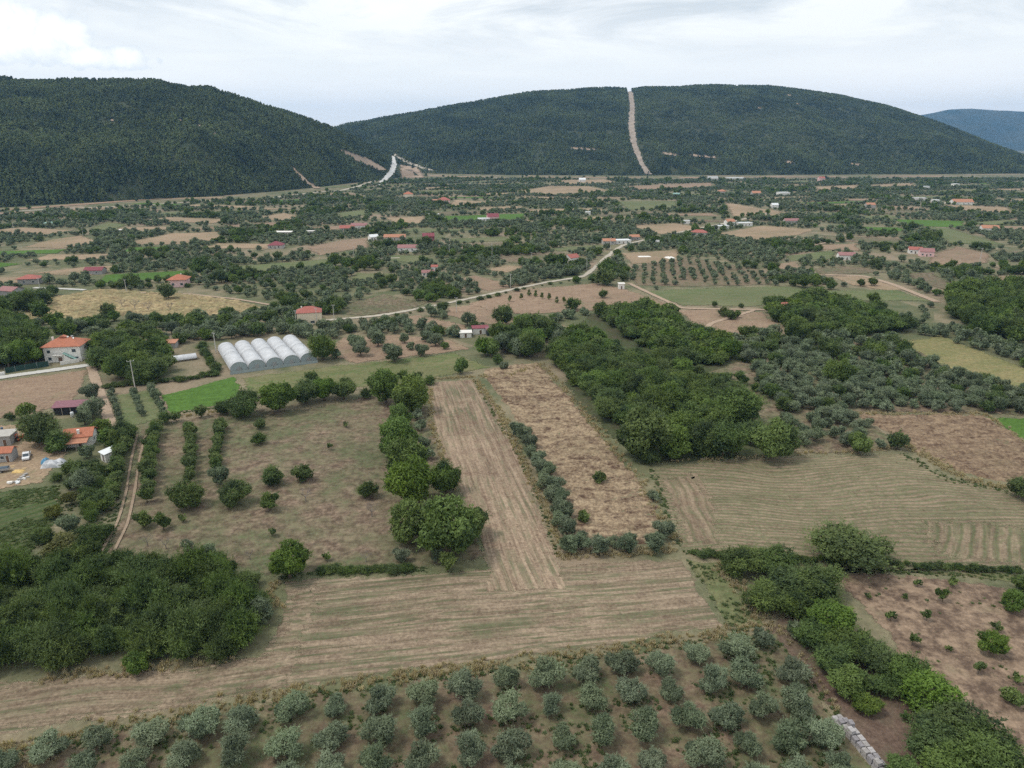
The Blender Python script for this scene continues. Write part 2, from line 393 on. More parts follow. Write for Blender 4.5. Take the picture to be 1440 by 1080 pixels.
a_strip = rdir((735, 780), (640, 540)); a_low = rdir((420, 905), (990, 850)); a_sw = rdir((60, 990), (400, 945))
a_right = rdir((940, 735), (1400, 745))
M_strip = field_mat('stubble_strip', (.165, .115, .082), (.375, .285, .205), (.095, .11, .058), .42, a_strip, .95, .9, wig=.25, contrast=1.25)
M_low = field_mat('stubble_low', (.15, .11, .078), (.335, .257, .186), (.072, .094, .044), .56, a_low, .95, .9, wig=.35, contrast=1.25)
M_right = field_mat('regrowth', (.155, .11, .078), (.315, .237, .17), (.082, .125, .05), .80, a_right, 1.2, .85, wig=1.5, per=1.55, contrast=.95)
M_orch = field_mat('weedy_soil', (.115, .084, .06), (.275, .205, .148), (.066, .100, .040), .40, 0.4, 3, .1, coarse=.6, patchy=.16, contrast=1.35)
M_grove = field_mat('grove_soil', (.115, .08, .058), (.25, .185, .13), (.07, .105, .042), .39, rdir((640, 1060), (660, 960)), 3.5, .25, coarse=.7)
M_soil = field_mat('bare_soil', (.12, .084, .062), (.295, .215, .152), (.08, .105, .05), .22, 1.2, 4, .15, coarse=.45, patchy=.11, contrast=1.5)
M_dark = field_mat('dark_soil', (.10, .068, .052), (.185, .13, .10), (.065, .085, .042), .26, rdir((1290, 1060), (1120, 880)), 1.5, .5)
M_brown = field_mat('brown_field', (.195, .135, .096), (.335, .243, .17), (.1, .12, .06), .22, .5, 3, .5)
M_tan = field_mat('tan_field', (.24, .17, .115), (.385, .29, .195), (.12, .13, .065), .28, .9, 3, .35)
M_gold = field_mat('dry_grass_field', (.19, .14, .08), (.47, .37, .21), (.11, .12, .055), .34, .2, 3, .2, coarse=.45, contrast=1.3, edge=False)
M_green = field_mat('green_crop', (.065, .125, .024), (.11, .205, .04), (.05, .105, .02), .5, rdir((235, 560), (335, 545)), 1.6, .5, coarse=.6)
M_meadow = field_mat('meadow_sheet', (.13, .135, .07), (.205, .19, .11), (.08, .125, .045), .50, rdir((910, 412), (1260, 410)), 4, .45)
M_veg = field_mat('vegetable_rows', (.06, .08, .032), (.13, .125, .066), (.036, .082, .02), .74, rdir((0, 760), (85, 735)), 2.2, .8, wig=.1, per=2.4)
M_olred = field_mat('red_soil_rows', (.17, .12, .085), (.26, .19, .135), (.09, .11, .055), .5, rdir((1000, 400), (990, 375)), 5, .5)
M_yel = field_mat('yellow_meadow', (.20, .17, .08), (.38, .31, .16), (.11, .14, .05), .45, .6, 3, .25)

sheet('orchard_ground', [(245, 592), (320, 578), (430, 575), (520, 556), (600, 555), (625, 640), (640, 700), (690, 785), (600, 800), (450, 806), (380, 815), (340, 800), (180, 785), (130, 800), (150, 770), (170, 720), (185, 660), (195, 600)], M_orch)
sheet('stubble_field', [(-90, 975), (0, 960), (130, 945), (280, 935), (362, 922), (392, 880), (398, 818), (450, 812), (600, 806), (690, 797), (785, 792), (962, 785), (1020, 882), (880, 907), (700, 932), (560, 946), (400, 972), (200, 1008), (0, 1034), (-90, 1045)], M_low, w=1.4)
sheet('stubble_field', [(597, 541), (612, 536), (672, 533), (703, 580), (745, 668), (788, 796), (800, 830), (680, 834), (684, 800), (672, 755), (643, 690), (610, 610)], M_strip, w=1.2)
# the south-west arm of the mown field bends with its own drilling direction
M_sw = field_mat('stubble_arm', (.15, .11, .078), (.335, .257, .186), (.08, .10, .048), .48, a_sw, 1.1, .85, wig=.8, contrast=1.2)
sheet('stubble_field', [(-90, 978), (0, 963), (130, 948), (280, 938), (365, 922), (398, 880), (410, 830), (450, 815), (455, 850), (430, 900), (420, 950), (400, 970), (200, 1005), (0, 1031), (-90, 1042)], M_sw, w=2.5, block=False)
sheet('regrowth_field', [(912, 660), (1040, 642), (1190, 639), (1268, 637), (1330, 670), (1425, 692), (1500, 720), (1540, 815), (1440, 806), (1255, 793), (1200, 800), (1010, 776), (958, 772)], M_right)
M_right2 = field_mat('regrowth_headland', (.15, .108, .076), (.335, .26, .18), (.075, .112, .045), .56, rdir((1300, 790), (1335, 700)), 1.7, .9, wig=.6, per=2.3)
sheet('regrowth_field', [(1285, 725), (1440, 735), (1530, 800), (1440, 803), (1330, 792), (1290, 760)], M_right2, w=5, block=False)
M_right3 = field_mat('regrowth_corner', (.165, .115, .082), (.325, .25, .175), (.08, .108, .048), .46, rdir((990, 765), (955, 690)), 1.7, .85, wig=.6, per=2.3)
sheet('regrowth_field', [(920, 672), (985, 662), (1010, 700), (1020, 772), (960, 768)], M_right3, w=4, block=False)
sheet('orchard_ground', [(1165, 806), (1280, 806), (1440, 828), (1560, 850), (1640, 1090), (1440, 1180), (1330, 1180), (1250, 900)], M_soil)
sheet('tractor_path', [(1060, 890), (1100, 862), (1180, 880), (1260, 940), (1330, 1010), (1440, 1180), (1330, 1180), (1250, 1110), (1180, 1010)], M_dark)
sheet('grove_ground', [(-120, 1062), (0, 1042), (200, 1016), (400, 981), (560, 956), (700, 941), (880, 917), (1050, 888), (1090, 888), (1180, 1010), (1260, 1120), (1300, 1200), (-160, 1250)], M_grove)
M_verge = field_mat('verge', (.13, .12, .06), (.28, .24, .14), (.085, .118, .047), .5, 1.0, 3, .2)
sheet('grass_verge', [(965, 787), (1010, 790), (1050, 850), (1080, 880), (1045, 888), (1022, 880)], M_verge, w=1.0)
sheet('grass_verge', [(1010, 776), (1200, 800), (1440, 806), (1540, 820), (1540, 840), (1440, 822), (1290, 806), (1170, 806), (1010, 792)], M_verge, w=1.0)
sheet('green_field', [(226, 556), (330, 529), (343, 556), (300, 572), (238, 583)], M_green, w=.8)
M_gl = field_mat('grass_strip', (.13, .13, .06), (.235, .2, .115), (.08, .13, .04), .55, rdir((350, 540), (640, 505)), 5, .6)
sheet('meadow', [(338, 531), (480, 513), (640, 496), (694, 517), (600, 534), (520, 545), (400, 555), (347, 560)], M_gl)
sheet('ploughed_field', [(-60, 540), (0, 535), (128, 519), (118, 548), (100, 566), (60, 580), (0, 590), (-60, 598)], M_brown)
sheet('vegetable_field', [(-60, 700), (0, 690), (84, 681), (88, 715), (60, 765), (20, 800), (-60, 800)], M_veg)
sheet('farmyard', [(-40, 600), (30, 596), (70, 600), (100, 640), (60, 680), (0, 690), (-40, 695)], M_tan, block=False)
sheet('young_grove_ground', [(160, 555), (225, 545), (238, 585), (190, 600), (165, 600)], M_meadow)
sheet('meadow', [(1255, 480), (1325, 472), (1440, 517), (1500, 530), (1500, 560), (1440, 547), (1375, 536), (1290, 506)], M_yel)
sheet('grass_verge', [(1385, 586), (1440, 588), (1500, 600), (1500, 650), (1440, 622)], M_green)
sheet('wood_clearing', [(765, 460), (792, 456), (853, 473), (892, 497), (880, 506), (832, 476)], M_tan)
sheet('olive_ground', [(1000, 515), (1130, 480), (1260, 478), (1380, 538), (1440, 550), (1500, 570), (1500, 590), (1385, 582), (1205, 580), (1262, 618), (1268, 634), (1180, 640), (1100, 636), (1050, 600), (960, 520)], M_orch, block=False)
sheet('wood_ground', [(780, 480), (830, 440), (930, 432), (1055, 505), (1000, 525), (1060, 590), (1040, 645), (900, 655), (850, 610), (800, 560)], field_mat('wood_soil', (.07, .06, .04), (.13, .11, .07), (.05, .075, .028), .5, 0, 3, .1), block=False)
FAR = [('brown', 'ploughed_field', [(557, 448), (590, 442), (657, 457), (660, 468), (640, 473), (590, 460)]),
 ('brown', 'ploughed_field', [(627, 433), (667, 428), (730, 447), (727, 463), (660, 453), (623, 443)]),
 ('brown', 'ploughed_field', [(653, 427), (733, 407), (840, 398), (883, 407), (943, 427), (940, 438), (830, 438), (747, 443), (697, 441)]),
 ('brown', 'olive_ground', [(480, 475), (560, 470), (640, 478), (665, 492), (600, 500), (500, 512), (450, 500)]),
 ('orch', 'meadow', [(487, 427), (540, 413), (605, 427), (573, 438), (507, 445), (483, 443)]),
 ('brown', 'ploughed_field', [(633, 392), (667, 387), (733, 402), (687, 410)]),
 ('tan', 'mown_field', [(680, 380), (710, 372), (743, 375), (713, 384)]),
 ('mead', 'meadow', [(867, 283), (953, 282), (955, 294), (880, 296)]),
 ('tan', 'mown_field', [(538, 306), (600, 304), (598, 314), (560, 318)]),
 ('green', 'green_field', [(623, 304), (740, 300), (738, 308), (627, 313)]),
 ('tan', 'mown_field', [(870, 356), (953, 351), (962, 368), (885, 372)]),
 ('olred', 'olive_ground', [(880, 377), (960, 360), (1075, 380), (1087, 401), (965, 404), (890, 402)]),
 ('mead', 'meadow', [(898, 409), (960, 406), (1087, 402), (1167, 408), (1262, 407), (1312, 424), (1227, 424), (1127, 424), (1060, 432), (960, 430), (915, 418)]),
 ('brown', 'ploughed_field', [(948, 436), (1020, 434), (1072, 439), (1104, 461), (1087, 474), (1027, 471), (980, 461)]),
 ('tan', 'mown_field', [(1005, 328), (1070, 317), (1149, 323), (1127, 331), (1060, 338)]),
 ('brown', 'ploughed_field', [(1080, 371), (1120, 368), (1131, 378), (1093, 381)]),
 ('tan', 'mown_field', [(1167, 389), (1213, 387), (1280, 408), (1247, 409), (1193, 401)]),
 ('orch', 'meadow', [(1273, 384), (1313, 383), (1350, 406), (1340, 412), (1290, 398)]),
 ('brown', 'ploughed_field', [(1305, 358), (1345, 346), (1395, 357), (1393, 371), (1300, 375)]),
 ('brown', 'ploughed_field', [(1150, 344), (1207, 342), (1212, 354), (1153, 351)]),
 ('tan', 'mown_field', [(1143, 263), (1210, 260), (1208, 266), (1147, 268)]),
 ('tan', 'mown_field', [(1223, 260), (1287, 257), (1290, 262), (1225, 265)]),
 ('tan', 'mown_field', [(1327, 288), (1420, 292), (1430, 300), (1350, 298)]),
 ('green', 'green_field', [(1247, 308), (1360, 311), (1357, 321), (1280, 318)]),
 ('mead', 'meadow', [(1300, 318), (1340, 322), (1420, 345), (1330, 342)]),
 ('tan', 'mown_field', [(1017, 284), (1103, 298), (1095, 305), (1027, 304)]),
 ('tan', 'mown_field', [(180, 340), (240, 328), (313, 326), (311, 337), (253, 344), (200, 345)]),
 ('tan', 'mown_field', [(30, 348), (67, 337), (117, 331), (149, 341), (83, 350)]),
 ('tan', 'mown_field', [(360, 306), (400, 299), (430, 305), (395, 312)]),
 ('brown', 'vineyard_ground', [(428, 348), (480, 337), (520, 334), (520, 348), (447, 360)]),
 ('tan', 'mown_field', [(640, 281), (690, 284), (660, 290), (620, 290)]),
 ('tan', 'mown_field', [(720, 270), (770, 262), (830, 262), (860, 268), (780, 275)]),
 ('tan', 'mown_field', [(780, 254), (850, 252), (870, 257), (800, 260)]),
 ('mead', 'meadow', [(470, 300), (520, 294), (515, 303), (480, 307)]),
 ('mead', 'meadow', [(500, 383), (560, 385), (550, 396), (490, 392)]),
 ('tan', 'mown_field', [(40, 385), (120, 375), (190, 372), (120, 390)]),
 ('tan', 'mown_field', [(880, 318), (950, 314), (1000, 322), (930, 330)]),
 ('mead', 'meadow', [(1100, 360), (1180, 350), (1175, 365), (1110, 368)]),
 ('brown', 'ploughed_field', [(880, 262), (1000, 257), (1010, 263), (900, 268)]),
 ('mead', 'meadow', [(120, 322), (150, 312), (185, 316), (150, 325)])]
FM = {'brown': M_brown, 'tan': M_tan, 'orch': M_orch, 'mead': M_meadow, 'green': M_green, 'olred': M_olred}
for m_, nm, pp in FAR: sheet(nm, pp, FM[m_])

# the many small plots of the plain farther off
r_ = np.random.default_rng(21); made = 0
for _ in range(900):
    if made >= 85: break
    px, py = r_.uniform(-40, 1480), 252 + 150 * r_.random() ** 1.5
    c = G(px, py); d = np.hypot(*c)
    if d < 520 or py < 300 - min(px, 500) * .09: continue
    a = r_.choice([.15, .45, -.35]) + r_.normal(0, .1); L, W_ = r_.uniform(45, 115) * (d / 1000) ** .5, r_.uniform(24, 55) * (d / 1000) ** .5
    ux, uy = np.array([math.cos(a), math.sin(a)]), np.array([-math.sin(a), math.cos(a)])
    q = np.array([c - ux * L / 2 - uy * W_ / 2, c + ux * L / 2 - uy * W_ * r_.uniform(.3, .6), c + ux * L / 2 * r_.uniform(.8, 1) + uy * W_ / 2, c - ux * L / 2 + uy * W_ * r_.uniform(.3, .6)])
    test = np.concatenate([q, q * .97 + c * .03, [c], (q + c) / 2, (q + np.roll(q, 1, 0)) / 2])
    if any(pip(test, f).any() for f in FIELD_POLYS) or any(pip(f, q).any() for f in FIELD_POLYS): continue
    k = r_.choice(['tan', 'mead', 'mead', 'brown', 'green', 'orch', 'tan'])
    sheet({'tan': 'mown_field', 'mead': 'meadow', 'brown': 'ploughed_field', 'green': 'green_field', 'orch': 'meadow'}[k], q, FM[k], px=False); made += 1
# ------------------------------------------------------------------ roads and tracks
def road_mat(name, a, b_, scale=.8):
    t = NT(name); p = t.pos(); f = t.noise(p, scale, 6, .72); c = t.mix(t.mapr(f, .3, .7), a, b_); sh = t.pbr(c, .92, f, .3, .1, .2)
    e = t.n('ShaderNodeAttribute', out=2, attribute_name='edge')
    al = t.mapr(t.math('ADD', e, t.mapr(t.noise(p, scale * .85, 4, .7), .3, .7, -.5, .5)), .4, .6)
    return t.out(t.n('ShaderNodeMixShader', {0: al, 1: t.n('ShaderNodeBsdfTransparent'), 2: sh}))
M_road = road_mat('pale_dirt_road', (.33, .29, .235), (.50, .455, .38)); M_conc = road_mat('concrete_road', (.42, .41, .385), (.55, .54, .5))
M_track = road_mat('dirt_track', (.30, .22, .16), (.42, .325, .24)); M_rut = road_mat('wheel_rut', (.25, .185, .135), (.36, .28, .2)); M_bank = road_mat('red_bank', (.24, .16, .11), (.36, .25, .17)); M_gravel = road_mat('white_gravel', (.42, .41, .39), (.66, .65, .63), .12)
ribbon('road', [(440, 452), (480, 449), (535, 444), (575, 437), (612, 430), (665, 419), (712, 409), (770, 397), (815, 390), (824, 387), (845, 369), (862, 354), (876, 345), (905, 338)], 4.2, M_road, wob=.7)
ribbon('road', [(905, 338), (960, 326), (1030, 312), (1080, 300)], 5, M_road)
ribbon('road', [(-60, 542), (0, 531), (60, 523), (131, 513)], 5.2, M_conc)
ribbon('dirt_track', [(128, 516), (136, 540), (143, 560), (150, 580), (157, 600)], 4, M_track)
ribbon('dirt_track', [(193, 612), (184, 650), (178, 690), (166, 735), (138, 785)], .75, M_rut, wob=.3)
ribbon('dirt_track', [(204, 614), (195, 652), (190, 690), (180, 737), (155, 787)], .75, M_rut, wob=.3)
ribbon('road', [(47, 405), (80, 406), (120, 408)], 4.2, M_conc)
ribbon('road', [(170, 411), (267, 414), (333, 421), (392, 431)], 2.6, M_track)
ribbon('dirt_track', [(1160, 387), (1215, 388), (1255, 400), (1285, 412), (1318, 425)], 5, M_track)
ribbon('dirt_track', [(885, 399), (925, 418), (945, 427), (957, 434), (1075, 436)], 3.5, M_track)
ribbon('dirt_track', [(470, 366), (520, 364), (562, 363)], 4, M_road)
ribbon('dirt_track', [(1134, 347), (1165, 341), (1200, 338)], 4, M_track)
ribbon('dirt_track', [(1310, 289), (1345, 283), (1385, 278)], 8, M_road)
ribbon('dirt_track', [(1060, 437), (1000, 455), (985, 470)], 3, M_track)
ribbon('roadside_bank', [(10, 295), (60, 291), (110, 288), (200, 281), (300, 275)], 26, M_bank, pad=4)
ribbon('road', [(15, 298), (80, 294), (180, 290), (260, 285), (300, 282)], 10, M_road, pad=6)
ribbon('road', [(385, 278), (440, 271), (480, 268), (505, 262), (528, 254)], 12, M_road, pad=4)
for seg in ([(600, 247), (650, 248.5), (690, 249.5)], [(740, 249), (820, 250), (905, 250)], [(955, 250), (1010, 249.5)], [(1040, 249), (1110, 249), (1180, 248.6)], [(1235, 248), (1330, 248)]):
    ribbon('roadside_bank', seg, random.uniform(35, 70), M_bank, pad=4, wob=.8)
ribbon('road', [(560, 246), (640, 249), (760, 252), (900, 252), (1100, 250), (1440, 248)], 9, M_road, block=False)

# bare ground on the slopes, draped on the hills
HILL_EXCL = []
def drape(name, pp, mat, lift=1.2, n=28, jag=.25):
    """polygon given as a left and a right edge list in photo positions, laid on the slope"""
    L, Rr = pp; tt = np.linspace(0, 1, n)
    def along(e):
        e = np.array(e, float); s = np.r_[0, np.cumsum(np.linalg.norm(np.diff(e, axis=0), axis=1))]; s /= s[-1]
        return np.stack([np.interp(tt, s, e[:, 0]), np.interp(tt, s, e[:, 1])], 1)
    A, B = along(L), along(Rr); V = []; ed = []; ks = np.linspace(0, 1, 6)
    for a, c in zip(A, B):
        for k in ks:
            q = a + (c - a) * k + rng.normal(0, 1, 2) * np.array([jag if k in (0, 1) else .25, .25]); h = HIT(*q); V.append((h.x, h.y, h.z + lift)); ed.append(0 if k in (0, 1) else 1)
    Fs = np.array([(i * 6 + j, i * 6 + j + 1, i * 6 + j + 7, i * 6 + j + 6) for i in range(n - 1) for j in range(5)])
    HILL_EXCL.append(np.concatenate([A + np.array([-1.5, 0]), (B + np.array([1.5, 3.0]))[::-1]]))
    return tag(link(name, mesh_np(name, V, Fs, [mat], {'edge': ed}, smooth=True)), kind='structure')
M_break = road_mat('firebreak_soil', (.22, .18, .145), (.40, .335, .27), scale=.06)
drape('firebreak', ([(882.5, 126.5), (885, 150), (882.5, 178), (886, 200), (896, 226), (906, 246)], [(889, 126.5), (894, 150), (893, 178), (897, 205), (906, 229), (918, 246)]), M_break, 1.5, 70, 1.1)
drape('gravel_road', ([(551, 219), (550, 232), (545, 243), (529, 260)], [(555, 221), (559, 232), (555, 244), (537, 262)]), M_gravel, 1.0, 40, .8)
drape('gravel_road', ([(553, 219), (570, 230), (600, 240)], [(556, 216), (580, 229), (612, 240)]), M_road, 1.0)
drape('bare_slope', ([(560, 232), (560, 250)], [(590, 236), (600, 250)]), M_track, .8)
drape('bare_slope', ([(474, 212), (500, 227), (530, 240)], [(484, 210), (520, 223), (546, 239)]), M_track, 1.0)
drape('bare_slope', ([(406, 234), (424, 254), (440, 265)], [(412, 234), (436, 256), (452, 265)]), M_track, 1.0)
for a in ([(100, 123), (128, 131), (165, 145), (215, 162)], [(228, 131), (255, 139), (275, 143)], [(250, 169), (283, 178), (302, 189), (345, 210)], [(10, 186), (60, 184), (110, 188)], [(560, 200), (660, 196), (760, 202)], [(620, 180), (700, 177), (800, 186), (880, 190)]):
    HILL_EXCL.append(np.concatenate([np.array(a, float) - np.array([0, 1.3]), (np.array(a, float) + np.array([0, 1.6]))[::-1]]))   # forest tracks and fire lines: gaps in the trees
for x0, y0 in ((253, 170), (280, 178), (301, 189), (158, 170), (70, 190), (205, 185), (1075, 115.5), (1035, 120), (1110, 134), (1122, 146), (1068, 152), (1040, 117)):
    drape('bare_slope', ([(x0 - 2.5, y0 - 1.2), (x0 - 2.5, y0 + 1)], [(x0 + 2.5, y0 - 1.2), (x0 + 2.8, y0 + 1.2)]), M_track, 1.5, 4)
for a in ([(800, 209), (840, 211)], [(968, 219), (1010, 222)], [(1104, 228), (1118, 230)], [(1195, 231), (1215, 233)], [(930, 216), (955, 219)]):
    (x0, y0), (x1, y1) = a; drape('bare_slope', ([(x0, y0 - 2), (x0, y0 + 1)], [(x1, y1 - 2), (x1, y1 + 1.5)]), M_track, 1.5, 4)
M_grey_bark = flat_mat('dead_bark', (.24, .21, .19), .95, .3, 4, .1)
# ------------------------------------------------------------------ the two lodged, dried-out crops: a real rough mat
def rough_field(name, pp, mat, cell, amp, seed, ang):
    g = poly_g(pp); lo, hi = g.min(0) - 1, g.max(0) + 1
    xs = np.arange(lo[0], hi[0], cell); ys = np.arange(lo[1], hi[1], cell); X, Y = np.meshgrid(xs, ys); P = np.stack([X.ravel(), Y.ravel()], 1)
    r = np.random.default_rng(seed); wob = np.stack([vnoise(P, 2.2, 1.1, 2), vnoise(P, 2.2, 6.1, 2)], 1); inn = pip(P + wob * 1.3, g)
    ca, sa = math.cos(ang), math.sin(ang); Q = np.stack([P[:, 0] * ca + P[:, 1] * sa, (-P[:, 0] * sa + P[:, 1] * ca)], 1)
    z = .38 + amp * (vnoise(Q * np.array([.45, 1.6]), 2.4, seed, 3) + .7 * vnoise(P, 1.1, seed + 2, 2) + .5 * vnoise(P, 9, seed + 5, 2)) + r.normal(0, amp * .16, len(P))
    ny, nx = X.shape; I = inn.reshape(ny, nx); idx = np.arange(nx * ny).reshape(ny, nx)
    Fq = np.stack([idx[:-1, :-1], idx[:-1, 1:], idx[1:, 1:], idx[1:, :-1]], -1); ok = I[:-1, :-1] & I[:-1, 1:] & I[1:, 1:] & I[1:, :-1]; Fq = Fq[ok]
    cnt = np.zeros(nx * ny, int); np.add.at(cnt, Fq.ravel(), 1); z[(cnt < 4)] = .0
    used = np.flatnonzero(cnt); mp = np.zeros(nx * ny, int); mp[used] = np.arange(len(used))
    FIELD_POLYS.append(g)
    return tag(link(name, mesh_np(name, np.c_[P, np.maximum(z, 0) - .02][used], mp[Fq], [mat], {'edge': np.ones(len(used))})), kind='structure')
M_lodged = field_mat('lodged_crop', (.095, .06, .042), (.375, .288, .19), (.14, .115, .07), .2, rdir((760, 600), (880, 590)), 1.6, .55, wig=3.0, coarse=.9, edge=False, contrast=1.35)
M_lodged2 = field_mat('lodged_crop_darker', (.10, .065, .045), (.29, .212, .14), (.13, .105, .065), .2, rdir((1250, 610), (1400, 600)), 1.6, .45, wig=3.0, coarse=.9, edge=False, contrast=1.3)
rough_field('dry_crop_field', [(676, 522), (715, 514), (757, 510), (800, 558), (850, 618), (903, 680), (938, 742), (925, 764), (890, 768), (803, 764), (782, 705), (742, 612), (712, 570), (692, 545)], M_lodged, .45, .42, 2, rdir((760, 600), (880, 590)))
rough_field('dry_crop_field', [(1203, 583), (1385, 584), (1440, 621), (1520, 668), (1520, 700), (1440, 684), (1360, 668), (1290, 637), (1262, 616)], M_lodged2, .55, .36, 7, .2)

rough_field('dry_grass_field', [(10, 447), (60, 420), (140, 406), (270, 414), (335, 422), (375, 434), (330, 441), (250, 447), (150, 444), (70, 452)], M_gold, .9, .7, 5, .3)

# ------------------------------------------------------------------ buildings
CLEAR = []
M_white = flat_mat('white_render', (.74, .72, .68), .85, .1, .6); M_cream = flat_mat('cream_render', (.72, .62, .47), .85, .1, .6); M_stone = flat_mat('raw_concrete', (.42, .40, .37), .9, .2, 1)
M_grey = flat_mat('grey_wall', (.34, .33, .32), .9, .2, 1); M_tin = flat_mat('pale_tin', (.66, .68, .69), .5, .12, .8, .5); M_pink = flat_mat('pink_render', (.68, .46, .45), .85, .1, 1)
M_tile = tile_mat('orange_tile', (.43, .165, .10)); M_redtile = tile_mat('red_tile', (.38, .135, .11)); M_maroon = tile_mat('maroon_sheet', (.24, .07, .085)); M_pinkroof = tile_mat('pink_sheet', (.33, .17, .165)); M_greytile = tile_mat('grey_sheet', (.42, .42, .41)); M_oldtile = tile_mat('faded_tile', (.45, .22, .14)); M_purple = tile_mat('purple_sheet', (.26, .125, .15))
M_glass = flat_mat('window_glass', (.05, .07, .085), .12, .1, 1, .6); M_frame = flat_mat('window_frame', (.6, .6, .58), .6, .1); M_door = flat_mat('brown_door', (.15, .09, .06), .7, .2); M_black = flat_mat('painted_dark_interior', (.02, .02, .022), .9, .2)
M_teal = flat_mat('green_canopy', (.25, .42, .38), .6, .1); M_wood = flat_mat('grey_wood', (.30, .27, .24), .9, .25, 3); M_steel = flat_mat('galvanised_steel', (.45, .46, .47), .45, .1, 2, .5, .6)
def roof_mesh(kind, w, d, h, rise, over):
    m = MB(); W2, D2 = w / 2 + over, d / 2 + over
    if kind == 'hip':
        rl = max(0.0, W2 - D2) if w >= d else 0; rd = max(0.0, D2 - W2) if d > w else 0
        V = [(-W2, -D2, h), (W2, -D2, h), (W2, D2, h), (-W2, D2, h), (-W2, -D2, h + .18), (W2, -D2, h + .18), (W2, D2, h + .18), (-W2, D2, h + .18), (-rl - .01, -rd - .01, h + rise), (rl + .01, rd + .01, h + rise)]
        if w >= d: Fs = [(0, 3, 2, 1), (0, 1, 5, 4), (1, 2, 6, 5), (2, 3, 7, 6), (3, 0, 4, 7), (4, 5, 9, 8), (6, 7, 8, 9), (5, 6, 9), (7, 4, 8)]
        else: Fs = [(0, 3, 2, 1), (0, 1, 5, 4), (1, 2, 6, 5), (2, 3, 7, 6), (3, 0, 4, 7), (5, 6, 9, 8), (7, 4, 8, 9), (4, 5, 8), (6, 7, 9)]
        m.raw(V, Fs)
    elif kind == 'gable':       # ridge along x
        m.prism([(-D2, h - .05), (0, h + rise), (D2, h - .05), (D2, h + .14), (0, h + rise + .2), (-D2, h + .14)], -W2, W2, 'x')
    elif kind == 'shed':
        m.prism([(-D2, h), (D2, h + rise), (D2, h + rise + .14), (-D2, h + .14)], -W2, W2, 'x')
    else: m.box((0, 0, h + .1), (w + 2 * over, d + 2 * over, .2))
    return m
def house(px, py, wpx, label, ratio=.8, hpx=None, h=None, yaw=0.0, roof='gable', rise=None, wall=None, rmat=None, over=.35, wins=(), doors=(), chims=(), name='house', cat='house', group=None, storeys=1, clear=1.0):
    """PX, PY: foot of the front wall in the photo; WPX its width there"""
    x, y = G(px, py); mpp = MPP(px, py); w = wpx * mpp; d = w * ratio; h = h or (hpx * mpp if hpx else 2.8 * storeys); rise = rise if rise is not None else d * .28
    th = R(yaw); c = np.array([x, y]) + np.array([-math.sin(th), math.cos(th)]) * d / 2
    if cat == 'house':                          # sheds, huts and barns are named for what they are
        for wd in ('shed', 'hut', 'building'):
            if wd in label.split('with')[0].split(' beside')[0]: name = cat = wd
    root = empty(name, (c[0], c[1], 0), th); tag(root, label, cat, group); CLEAR.append((c[0], c[1], .5 * math.hypot(w, d) * .82 * clear)); CLEAR.append((c[0] * (1 - 4 / y), y - 4, w * .42 * clear))
    wm = MB()
    if roof == 'gable': wm.prism([(-d / 2, -.3), (d / 2, -.3), (d / 2, h), (0, h + rise - .06), (-d / 2, h)], -w / 2, w / 2, 'x')
    elif roof == 'shed': wm.prism([(-d / 2, -.3), (d / 2, -.3), (d / 2, h + rise - .03), (-d / 2, h - .03)], -w / 2, w / 2, 'x')
    else: wm.box((0, 0, h / 2 - .15), (w, d, h + .3))
    wm.build('wall', wall or M_white, root)
    rf = roof_mesh(roof, w, d, h, rise, over).build('roof', rmat or M_tile, root)
    def opening(nm, side, u, z, ww, hh, inner, im):
        f = MB(); dep = .12
        if side in 'fb':
            s = -1 if side == 'f' else 1; yy = s * (d / 2 + .03); X = u * w
            for a in ((X - ww / 2, z + hh / 2, .1, hh + .1), (X + ww / 2, z + hh / 2, .1, hh + .1)): f.box((a[0], yy, a[1]), (a[2], dep, a[3]))
            f.box((X, yy, z), (ww - .1, dep, .1)); f.box((X, yy, z + hh), (ww - .1, dep, .1)); g = MB().box((X, yy - s * .02, z + hh / 2), (ww - .1, .05, hh - .1))
        else:
            s = -1 if side == 'l' else 1; xx = s * (w / 2 + .03); Y = u * d
            for a in (Y - ww / 2, Y + ww / 2): f.box((xx, a, z + hh / 2), (dep, .1, hh + .1))
            f.box((xx, Y, z), (dep, ww - .1, .1)); f.box((xx, Y, z + hh), (dep, ww - .1, .1)); g = MB().box((xx - s * .02, Y, z + hh / 2), (.05, ww - .1, hh - .1))
        fo = f.build(nm, M_frame, root); g.build(inner, im, fo)
    for s_, u, z, ww, hh in wins: opening('window', s_, u, z, ww, hh, 'pane', M_glass)
    for s_, u, ww in doors: opening('door', s_, u, 0.0, ww, 2.1, 'door_leaf', M_door)
    for u, v, hh in chims:
        zt = h + rise * (1 - max(abs(v) * 1.9, abs(u) * 1.3 if roof == 'hip' else 0)); cm = MB().box((u * w, v * d, zt + hh / 2 - .25), (.6, .6, hh + .5)); cm.box((u * w, v * d, zt + hh + .05), (.76, .76, .1)); cm.build('chimney', M_white, rf)
    return root, w, d, h
